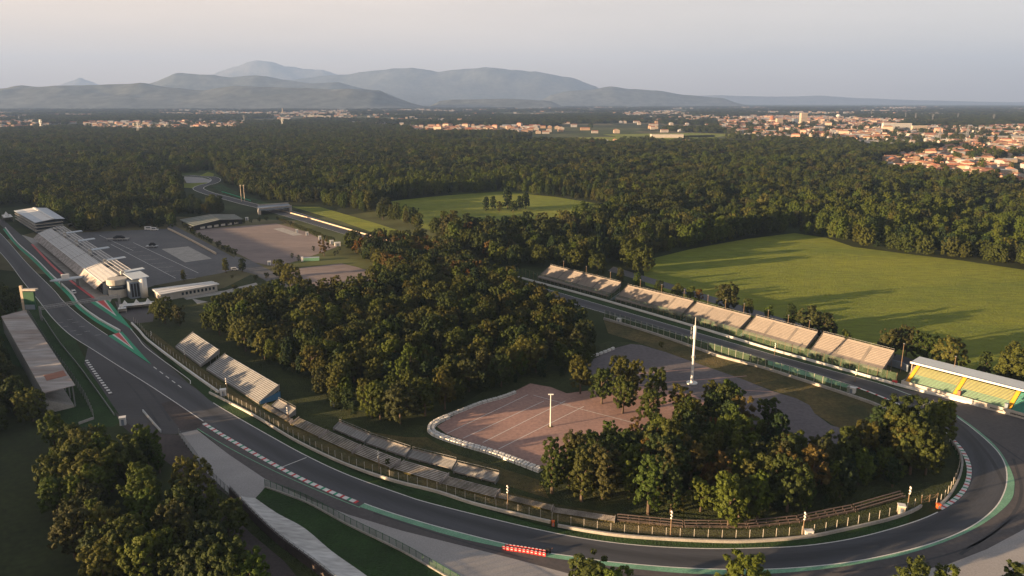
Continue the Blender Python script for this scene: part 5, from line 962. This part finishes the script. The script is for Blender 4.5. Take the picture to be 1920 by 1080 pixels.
def cabin(name, label, px, w, d, h, m, rz=.4, roof='white', cat='cabin'):
    p = g(*px); t = thing(name, label, cat, p); b = MB(); b.box(p.x - w / 2, p.x + w / 2, p.y - d / 2, p.y + d / 2, 0, h); b.build('wall', M[m], t); b = MB(); b.box(p.x - w / 2 - .12, p.x + w / 2 + .12, p.y - d / 2 - .12, p.y + d / 2 + .12, h + .002, h + .16); b.build('roof', M[roof], t)
    b = MB(); b.box(p.x - w * .22, p.x + w * .22, p.y - d / 2 - .05, p.y - d / 2 - .004, .1, h * .8); b.build('door', M['bluegrey'], t); t.rotation_euler = (0, 0, rz); return t
cabin('marshal_cabin', 'white marshal cabin in the gap of the inner wall', (419, 741), 2.4, 2.0, 2.6, 'white'); cabin('marshal_cabin', 'pale lit cabin at the timber pole in the bend', (1689, 962), 1.9, 1.8, 2.6, 'cream', -.3); cabin('marshal_cabin', 'small white box at the fence by the thin pole', (1516, 1003), 2.2, 1.3, 1.4, 'white', 0); cabin('marshal_cabin', 'white cabin beside the dark trees at the lower left of the straight', (231, 796), 2.2, 2.0, 3.0, 'white'); cabin('toilet_cabin', 'lone white and teal cabin on the lawn beside the grove', (624, 762), 1.4, 1.4, 2.4, 'white', .3, 'mint')
cabin('equipment_cabinet', 'white cabinet on the grass near the start of the bend', (1596, 736), 3.2, 1.8, 2.4, 'white', -.8); cabin('equipment_cabinet', 'white box by the upper end of the green fence', (1161, 603), 2.6, 1.6, 1.8, 'white', -.8); cabin('orange_bollard', 'orange post at the opening of the lower wall', (1037, 986), .7, .7, 1.5, 'orange', 0, 'orange', 'bollard'); cabin('orange_bollard', 'orange block at the gate of the bend', (1759, 953), 1.0, .9, 1.4, 'orange', 0, 'orange', 'bollard'); cabin('orange_bollard', 'red block on the wall before the roofed stand', (1677, 721), 1.8, 1.2, 1.6, 'red', -.8, 'red', 'bollard')
for i, (px, w) in enumerate([((557, 436), 2.2), ((576, 441), 2.4), ((600, 449), 2.4), ((622, 457), 3.0), ((633, 461), 5.0), ((357, 431), 2.2), ((505, 497), 2.4), ((446, 414), 3.0), ((463, 413), 3.0)]): cabin('kiosk', ['first white kiosk beside the hedge of the pinkish car park', 'second white kiosk beside the hedge', 'third white kiosk beside the hedge', 'white kiosk before the end of the hedge', 'largest white kiosk at the end of the hedge', 'white kiosk at the corner of the paddock', 'white gate kiosk on the service road', 'white kiosk behind the striped hall', 'narrow white kiosk right of the striped hall'][i], px, w, w * .8, 3.0, 'white', .3)
p = g(584, 489); t = thing('container', 'teal and white container row below the pinkish car park', 'container', p); b = MB(); b.box(p.x - 6, p.x + 6, p.y - 1.3, p.y + 1.3, .1, 2.7); b.build('body', M['mint'], t); b = MB(); b.box(p.x - 7.6, p.x - 6.05, p.y - 1.3, p.y + 1.3, 0, 3.4); b.build('end_cabin', M['white'], t); b = MB(); b.box(p.x - 6.1, p.x + 6.1, p.y - 1.4, p.y + 1.4, 2.702, 2.8); b.build('roof', M['bluewhite'], t); t.rotation_euler = (0, 0, .22)
def van(name, label, px, l, w, h, rz, m='white', cat='van'):
    p = g(*px); t = thing(name, label, cat, p); b = MB(); q = lambda x, z: [p + Vector((x, -w / 2, z)), p + Vector((x, w / 2, z))]
    pr_ = [(-l / 2, .4), (l / 2, .4), (l / 2, h * .45), (l * .36, h * .52), (l * .24, h), (-l / 2, h)]; b.poly([p + Vector((x, -w / 2, z)) for x, z in pr_]); b.poly([p + Vector((x, w / 2, z)) for x, z in pr_][::-1])
    for k in range(6): (x, z), (x2, z2) = pr_[k], pr_[(k + 1) % 6]; b.poly([p + Vector((x, -w / 2, z)), p + Vector((x, w / 2, z)), p + Vector((x2, w / 2, z2)), p + Vector((x2, -w / 2, z2))])
    b.build('body', M[m], t); b = MB()
    b.poly([p + Vector((l * .365, -w * .42, h * .55)), p + Vector((l * .365, w * .42, h * .55)), p + Vector((l * .255, w * .42, h * .95)), p + Vector((l * .255, -w * .42, h * .95))]); b.box(p.x - l * .3, p.x + l * .2, p.y - w / 2 - .02, p.y - w / 2 - .003, h * .55, h * .85); b.build('window', M['glass'], t)
    for x in (-l * .3, l * .3):
        for s_ in (-1, 1): b = MB(); b.tube([p + Vector((x, s_ * w * .32, .38)), p + Vector((x, s_ * w * .52, .38))], [.38, .38], 12); b.build('wheel', M['black'], t)
    t.rotation_euler = (0, 0, rz); return t
van('motorhome', 'white motorhome parked at the upper edge of the paddock', (280, 431), 8, 2.5, 3.3, .1, cat='motorhome'); van('motorhome', 'second white motorhome touching the first at the paddock edge', (290, 432), 7, 2.4, 2.9, .1, cat='motorhome'); van('van', 'white van between the paddock trees and the road gate', (440, 507), 5, 2, 2.3, .3); van('van', 'pale van on the pit lane under the podium', (139, 550), 4.8, 2, 2.0, -.9, 'white')
def platform(label, px, l, w, h, m):
    p = g(*px); t = thing('stage_platform', label, 'platform', p); b = MB(); b.box(p.x - l / 2, p.x + l / 2, p.y - w / 2, p.y + w / 2, h - .4, h); b.build('deck', M[m], t); b = MB()
    for k in range(5): x = p.x - l / 2 + .3 + k * (l - .6) / 4; [b.bar((x, p.y + s_ * (w / 2 - .3), 0), (x, p.y + s_ * (w / 2 - .3), h - .4), .25) for s_ in (-1, 1)]
    b.build('leg', M['steel'], t); b = MB(); b.tube([p + Vector((-l * .2, 0, h)), p + Vector((-l * .05, 0, h + 1.5)), p + Vector((l * .15, 0, h + 1.5)), p + Vector((l * .3, 0, h))], [w * .25] * 4, 8); b.build('cover', M['dark'], t); t.rotation_euler = (0, 0, .1)
platform('long dark covered equipment platform on the upper paddock', (222, 451), 18, 5, 2.0, 'concrete'); platform('small equipment platform in the middle of the paddock', (285, 464), 9, 5, 1.6, 'alu')
p = g(1741, 782); t = thing('scaffold', 'small steel scaffold over the inside of the bend', 'scaffold', p); b = MB()
for x in (-2, 2):
    for y in (-1.2, 1.2): b.bar(p + Vector((x, y, 0)), p + Vector((x, y, 5)), .12)
for z in (2.5, 5): [b.bar(p + Vector((-2, y, z)), p + Vector((2, y, z)), .1) for y in (-1.2, 1.2)]; [b.bar(p + Vector((x, -1.2, z)), p + Vector((x, 1.2, z)), .1) for x in (-2, 2)]
b.build('frame', M['steel'], t); b = MB(); b.box(p.x - 1.9, p.x + 1.9, p.y - 1.1, p.y + 1.1, 2.56, 2.64); b.build('deck', M['bluegrey'], t)
ga, gb = g(1727, 944), g(1757, 938); t = thing('steel_gate', 'open framed steel gate across the access at the bend', 'gate', (ga + gb) / 2); b = MB()
for z in (.3, 1.2, 2.2): b.bar(ga + Vector((0, 0, z)), gb + Vector((0, 0, z)), .09)
b.bar(ga + Vector((0, 0, .3)), ga.lerp(gb, .5) + Vector((0, 0, 2.2)), .07); b.bar(ga.lerp(gb, .5) + Vector((0, 0, .3)), gb + Vector((0, 0, 2.2)), .07); b.build('frame', M['timber'], t); b = MB(); [b.bar(q_, q_ + Vector((0, 0, 2.5)), .18) for q_ in (ga, gb, ga.lerp(gb, .5))]; b.build('post', M['timber'], t)
# clipped trees round the pinkish car park
CT = [(347, 428), (352, 432), (358, 436), (364, 441), (375, 446), (382, 450), (390, 454), (396, 457), (410, 464), (420, 470), (427, 473), (434, 476), (441, 479)]; CU = [(366, 430), (381, 428), (397, 427), (412, 425), (427, 423), (442, 421), (457, 419), (471, 418), (486, 416), (500, 414)]; CR = [(521 + k * 4.9, 413.5 + k * 1.95) for k in range(22)]; CX = [(588, 471), (637, 470), (628, 480), (633, 477), (548, 484), (560, 489)]
for px in CT: tree('small_a', g(*px), random.uniform(4.2, 5.6), random.uniform(0, 6), 'clipped dark tree in the row between the paddock and the pinkish car park', 'clipped trees by the paddock', 'clipped_tree', 'clipped tree')
for px in CU: tree('small_a', g(*px), random.uniform(4.2, 5.2), random.uniform(0, 6), 'clipped dark tree in the row in front of the striped hall', 'clipped trees by the striped hall', 'clipped_tree', 'clipped tree')
for px in CR: tree('small_a', g(*px), random.uniform(3.6, 4.6), random.uniform(0, 6), 'clipped tree in the hedge like row along the far back straight', 'clipped trees along the back straight', 'clipped_tree', 'clipped tree')
for px in CX: tree('column_a', g(*px), random.uniform(3.5, 5.0), random.uniform(0, 6), 'small dark conical shrub at the lower edge of the pinkish car park', 'shrubs at the car park edge', 'shrub', 'shrub')
for px, h, lab in [((727, 872), 2.2, 'small bright green bush between two low bleachers'), ((1240, 652), 3, 'small green bush on the dry bank'), ((435, 522), 2.5, 'dark bush at the paddock corner'), ((440, 545), 4, 'dark bush on the lawn left of the path'), ((480, 525), 3.5, 'dark bush beside the service road'), ((500, 522), 4, 'round bush right of the service road bush')]: tree('small_a', g(*px), h, random.uniform(0, 6), lab, None, 'bush', 'bush')
# ------------------------------------------------------------------ suburbs, sheds, towers and pylons
WALLS = [mat('ochre_wall', (.46, .33, .22), .9, .12, .3), M['cream'], mat('pale_wall', (.46, .39, .33), .9, .1, .3), mat('pink_wall', (.52, .34, .26), .9, .1, .3)]
ROOFS = [M['redroof'], mat('brown_roof', (.24, .12, .08), .9, .2, .4), mat('light_tile_roof', (.42, .21, .13), .9, .2, .4)]
def house_mesh(w, l, h, rh, hip):
    wv = MB(); wv.box(-w / 2, w / 2, -l / 2, l / 2, 0, h); rv_ = MB(); e = .5; k = l / 2 * (.45 if hip else 0)
    B_ = [(-w / 2 - e, -l / 2 - e, h), (w / 2 + e, -l / 2 - e, h), (w / 2 + e, l / 2 + e, h), (-w / 2 - e, l / 2 + e, h)]; r0, r1 = (0, -l / 2 - e + k, h + rh), (0, l / 2 + e - k, h + rh)
    rv_.poly([B_[1], B_[2], r1, r0]); rv_.poly([B_[3], B_[0], r0, r1]); rv_.poly([B_[0], B_[1], r0]); rv_.poly([B_[2], B_[3], r1]); rv_.poly(B_[::-1]); return wv, rv_
def to_mesh(name, b, m):
    me = bpy.data.meshes.new(name); me.from_pydata(b.v, [], b.f); me.materials.append(m); return me
HM = []
for i, (w, l, h, rh, hip) in enumerate([(10, 13, 6.2, 2.4, 1), (9, 11, 5.8, 2.6, 0), (11, 24, 7, 2.6, 1), (12, 18, 9.5, 2.6, 1), (10, 36, 6.5, 2.4, 0), (13, 22, 12.5, 2.2, 1), (8, 10, 4.8, 2.2, 1)]):
    a, b = house_mesh(w, l, h, rh, hip)
    for j in range(2): HM.append((to_mesh('wall', a, WALLS[(i + 2 * j) % 4]), to_mesh('roof', b, ROOFS[(i + j) % 3]), a, b, WALLS[(i + 2 * j) % 4], ROOFS[(i + j) % 3]))
def house(i, p, rz, s, label, group, name='house', cat='house'):
    t = thing(name, label, cat, p, group); link(bpy.data.objects.new('wall', HM[i][0]), t); link(bpy.data.objects.new('roof', HM[i][1]), t); t.rotation_euler = (0, 0, rz); t.scale = (s, s, s); return t
def town_pts(poly, n, md):
    P = gl(poly); pc = [(q.x, q.y) for q in P]; out = []; x0, x1, y0, y1 = min(q[0] for q in pc), max(q[0] for q in pc), min(q[1] for q in pc), max(q[1] for q in pc); tries = 0
    while len(out) < n and tries < n * 60:
        tries += 1; x, y = random.uniform(x0, x1), random.uniform(y0, y1)
        if inpoly([x], [y], pc)[0] and all((x - a) ** 2 + (y - b) ** 2 > md * md for a, b in out): out.append((x, y))
    return out
TL = [('terracotta roofed house of the sunlit suburb at the right edge beyond the woods', 'houses of the suburb at the right', 160, 15), ('house of the dense orange town beyond the meadow on the right', 'houses of the orange town', 95, 26), ('building among the pale sheds right of the orange town', 'houses among the sheds', 20, 40), ('house of the lit village at the far left', 'houses of the far left village', 14, 30), ('house at the left edge of the plain', 'houses at the left edge', 6, 30), ('house of the village in the middle distance above the far meadow', 'houses of the middle village', 26, 24)]
for (lab, grp, n_, md), poly in zip(TL, TOWNS):
    for x, y in town_pts(poly, n_, md): house(random.choice(range(14)) if grp != 'houses of the suburb at the right' else random.choice([0, 1, 2, 3, 4, 5, 6, 7, 8, 12, 13]), (x, y, 0), -.35 + random.choice([0, math.pi / 2]) + random.uniform(-.12, .12), random.uniform(.95, 1.35) * (1.3 if y > 2500 else 1.1), lab, grp)
for px, i, s, lab in [((1460, 321), 4, 1.2, 'long low terracotta building in the woods'), ((1540, 327), 0, 1.2, 'small villa alone in the woods'), ((1690, 320), 2, 1.4, 'large hipped roof villa at the edge of the suburb'), ((1760, 325), 3, 1.3, 'broad house with two wings in front of the suburb'), ((1805, 338), 2, 1.2, 'low terracotta house nearest the camera in the suburb'), ((1860, 342), 6, 1.2, 'little cottage hidden in the trees at the right'), ((1630, 330), 1, 1.1, 'pale house just showing over the trees')]: p = g(*px); house(i, (p.x, p.y, 0), 1.2 if i != 4 else 1.5, s, lab, None)
def slab_block(name, label, px, w, d, h, m, rm, cat, rz=0.0, bands=0):
    p = g(*px); t = thing(name, label, cat, (p.x, p.y, 0)); b = MB(); b.box(p.x - w / 2, p.x + w / 2, p.y - d / 2, p.y + d / 2, 0, h); b.build('wall', M[m], t); b = MB(); b.box(p.x - w / 2 - .6, p.x + w / 2 + .6, p.y - d / 2 - .6, p.y + d / 2 + .6, h + .01, h + 1.0); b.build('roof', M[rm], t)
    for k in range(bands): b = MB(); z = 2.5 + k * (h - 3) / bands; b.box(p.x - w / 2 + 2, p.x + w / 2 - 2, p.y - d / 2 - .15, p.y - d / 2 - .02, z, z + 1.3); b.build('window_band', M['glass'], t)
    t.rotation_euler = (0, 0, rz)
slab_block('apartment_block', 'long white apartment block right of the orange town', (1680, 246), 120, 14, 32, 'white', 'offwhite', 'apartment block', 0, 7); slab_block('apartment_block', 'shorter cream apartment block touching the long white one', (1722, 247), 60, 14, 24, 'cream', 'offwhite', 'apartment block', 0, 5); slab_block('tower_block', 'tallest tower block in the orange town', (1505, 234), 34, 24, 62, 'cream', 'bluegrey', 'tower block', .1, 8); slab_block('tower_block', 'tower block left of the tallest one in the orange town', (1460, 236), 30, 20, 36, 'cream', 'offwhite', 'tower block', .1, 6); slab_block('tower_block', 'grey tower block between the two cream towers', (1490, 235), 26, 20, 34, 'bluegrey', 'offwhite', 'tower block', .1, 5)
for i, (px, w, d) in enumerate([((1600, 271), 150, 45), ((1655, 276), 90, 45), ((1560, 268), 70, 30), ((1450, 264), 40, 30), ((1770, 256), 280, 80), ((1880, 262), 150, 60), ((1830, 243), 190, 60), ((1620, 226), 210, 60), ((1250, 258), 110, 30), ((1170, 219), 200, 60), ((1240, 217), 160, 60), ((300, 237), 170, 40), ((200, 254), 110, 24), ((390, 239), 120, 40), ((590, 219), 150, 30), ((990, 242), 70, 30), ((1860, 250), 130, 50), ((1705, 262), 60, 24), ((1760, 268), 60, 24), ((1420, 312), 36, 14)]):
    slab_block('warehouse', ['long pale warehouse at the edge of the woods below the orange town', 'pale warehouse right of the long one at the woods', 'small pale warehouse left of the long one', 'cream square hall under the orange town', 'widest flat shed in front of the apartment blocks', 'pale shed at the right edge of the plain', 'grey shed behind the apartment blocks', 'thin white shed behind the orange town', 'cream hall on the light green field', 'left white factory in the middle distance', 'right white factory in the middle distance', 'long lit shed of the far left village', 'thin white shed before the far left village', 'lit hall right of the far left village', 'pale lit hall left of the middle', 'white hall in the middle village', 'pale shed above the right edge suburb', 'white block in the trees before the apartments', 'second white block in the trees before the apartments', 'low blue roofed hall in the woods'][i], px, w, d, 11 if w > 50 else 8, 'offwhite' if i % 3 else 'white', 'blue' if i == 19 else ('offwhite' if i % 2 else 'concrete'), 'warehouse')
p = g(1571, 226); t = thing('water_tower', 'white ball shaped water tower behind the orange town', 'water tower', p); b = MB(); b.tube([p + Vector((0, 0, z)) for z in (20, 22, 28, 34, 40, 42)], [2, 10, 15, 15, 9, 1], 16); b.build('tank', M['white'], t, True); b = MB(); b.tube([p, p + Vector((0, 0, 21))], [4, 4], 10); b.build('stem', M['offwhite'], t)
p = g(1447, 232); t = thing('church', 'church with a reddish dome in the orange town', 'church', p); b = MB(); b.box(p.x - 12, p.x + 12, p.y - 22, p.y + 22, 0, 22); b.build('wall', M['cream'], t); b = MB(); b.tube([p + Vector((0, 0, z)) for z in (22, 30, 38, 44, 47)], [13, 13, 11, 6, 1], 16); b.build('dome', M['redroof'], t, True)
p = g(531, 213); t = thing('church', 'pale church with a bell tower in the left distance', 'church', p); b = MB(); b.box(p.x - 16, p.x + 16, p.y - 20, p.y + 20, 0, 18); b.build('wall', M['cream'], t); b = MB(); b.box(p.x - 4, p.x + 4, p.y - 25, p.y - 20.1, 0, 50); b.tube([p + Vector((0, -22.5, 50)), p + Vector((0, -22.5, 62))], [4.5, .3], 4); b.build('bell_tower', M['cream'], t)
pyl = None
for k, px in enumerate([(1633, 219), (1697, 224), (1716, 226), (1748, 228), (1795, 226), (1862, 229), (1760, 268), (1812, 262), (78, 246), (458, 232), (722, 217), (792, 216), (530, 240), (260, 252)]):
    p = g(*px); lab = 'grey lattice power pylon standing over the plain'
    if pyl is None:
        pyl = thing('power_pylon', lab, 'pylon', p, 'power pylons over the plain'); b = MB(); H = 48
        for sx in (-1, 1):
            for sy in (-1, 1): b.bar(p + Vector((4 * sx, 4 * sy, 0)), p + Vector((.6 * sx, .6 * sy, H)), .9)
        for j in range(6): z = j * 7; w_ = 4 - 3.4 * z / H; [b.bar(p + Vector((-w_, s_ * w_, z)), p + Vector((w_ * .9, s_ * w_ * .9, z + 7)), .5) for s_ in (-1, 1)]
        b.build('lattice', M['steel'], pyl); b = MB(); [b.bar(p + Vector((-9, 0, z)), p + Vector((9, 0, z)), .9) for z in (34, 40, 46)]; b.build('cross_arm', M['steel'], pyl)
    else: dup(pyl, p, random.uniform(-.4, .4), None, lab)
# the rest of the far houses: one mass
mb = MB(); nh = 0
def far_house(x, y, s):
    w, l, h = random.uniform(9, 16) * s, random.uniform(12, 34) * s, random.uniform(6, 11) * (.6 + .4 * s); c_, s_ = (1, 0) if random.random() < .5 else (0, 1); wm = random.choice([0, 1, 2, 2, 5]); rm = random.choice([3, 3, 4, 4, 5]); dx, dy = (w, l) if c_ else (l, w)
    if y > 5500: rm = random.choice([3, 4, 5, 5, 2])
    q = [(x - dx / 2, y - dy / 2), (x + dx / 2, y - dy / 2), (x + dx / 2, y + dy / 2), (x - dx / 2, y + dy / 2)]; mb.hexa([(*a, 0) for a in q], [(*a, h) for a in q], wm); e = h + w * .18
    r0, r1 = ((x, y - dy / 2, e), (x, y + dy / 2, e)) if c_ else ((x - dx / 2, y, e), (x + dx / 2, y, e)); B_ = [(*a, h + .02) for a in q]
    if c_: mb.poly([B_[1], B_[2], r1, r0], rm); mb.poly([B_[3], B_[0], r0, r1], rm); mb.poly([B_[0], B_[1], r0], wm); mb.poly([B_[2], B_[3], r1], wm)
    else: mb.poly([B_[0], B_[1], r1, r0], rm); mb.poly([B_[2], B_[3], r0, r1], rm); mb.poly([B_[1], B_[2], r1], wm); mb.poly([B_[3], B_[0], r0], wm)
for poly, n_, md in ((TOWNS[1], 620, 12), (TOWNS[0], 260, 11), (TOWNS[2], 230, 18), (TOWNS[3], 110, 20), (TOWNS[4], 30, 20), (TOWNS[5], 90, 16), (TOWNS[6], 110, 25), (TOWNS[7], 110, 25), (TOWNS[8], 16, 12), (TOWNS[9], 16, 12)):
    for x, y in town_pts(poly, n_, md): far_house(x, y, 1.0 if y < 2500 else 1.35)
for k in range(220):                                         # villages far out on the plain
    px_, py_ = random.uniform(-60, 1980), 200 + abs(random.gauss(0, 1)) * 17
    if py_ > 250: continue
    c0 = g(px_, py_); sp_ = random.uniform(90, 420) * (1 if py_ > 206 else 1.6)
    for j in range(random.randint(8, 30)): far_house(c0.x + random.gauss(0, sp_ * 1.3), c0.y + random.gauss(0, sp_ * .6), 1.5 if py_ > 206 else 2.3)
o = mb.build('distant_town', [mat('town_ochre', (.36, .25, .17), .9, .2, .02), mat('town_cream', (.36, .30, .24), .9, .2, .02), mat('town_grey', (.36, .335, .31), .9, .2, .02), mat('town_tile', (.30, .125, .075), .9, .25, .02), mat('town_light_tile', (.33, .17, .11), .9, .25, .02), mat('town_shed', (.33, .34, .35), .8, .2, .02)]); o['kind'] = 'stuff'; o['label'] = 'scattered villages and rooftops far out on the plain'; o['category'] = 'town'
# ------------------------------------------------------------------ evening haze
hz = MB().box(-GX - 300, GX + 300, GY0 - 300, GY1 + 300, -30, 2500).build('haze', _nodes('haze_air')[0]); hz['kind'] = 'stuff'; hz['label'] = 'pale evening haze over the plain'
hm = hz.data.materials[0]; t = hm.node_tree; t.nodes.remove(t.nodes['Principled BSDF']); pv = t.nodes.new('ShaderNodeVolumePrincipled')
pv.inputs['Density'].default_value = HAZE_DENSITY; pv.inputs['Color'].default_value = (*HAZE_COL, 1); pv.inputs['Anisotropy'].default_value = .05
t.links.new(pv.outputs[0], t.nodes['Material Output'].inputs['Volume'])
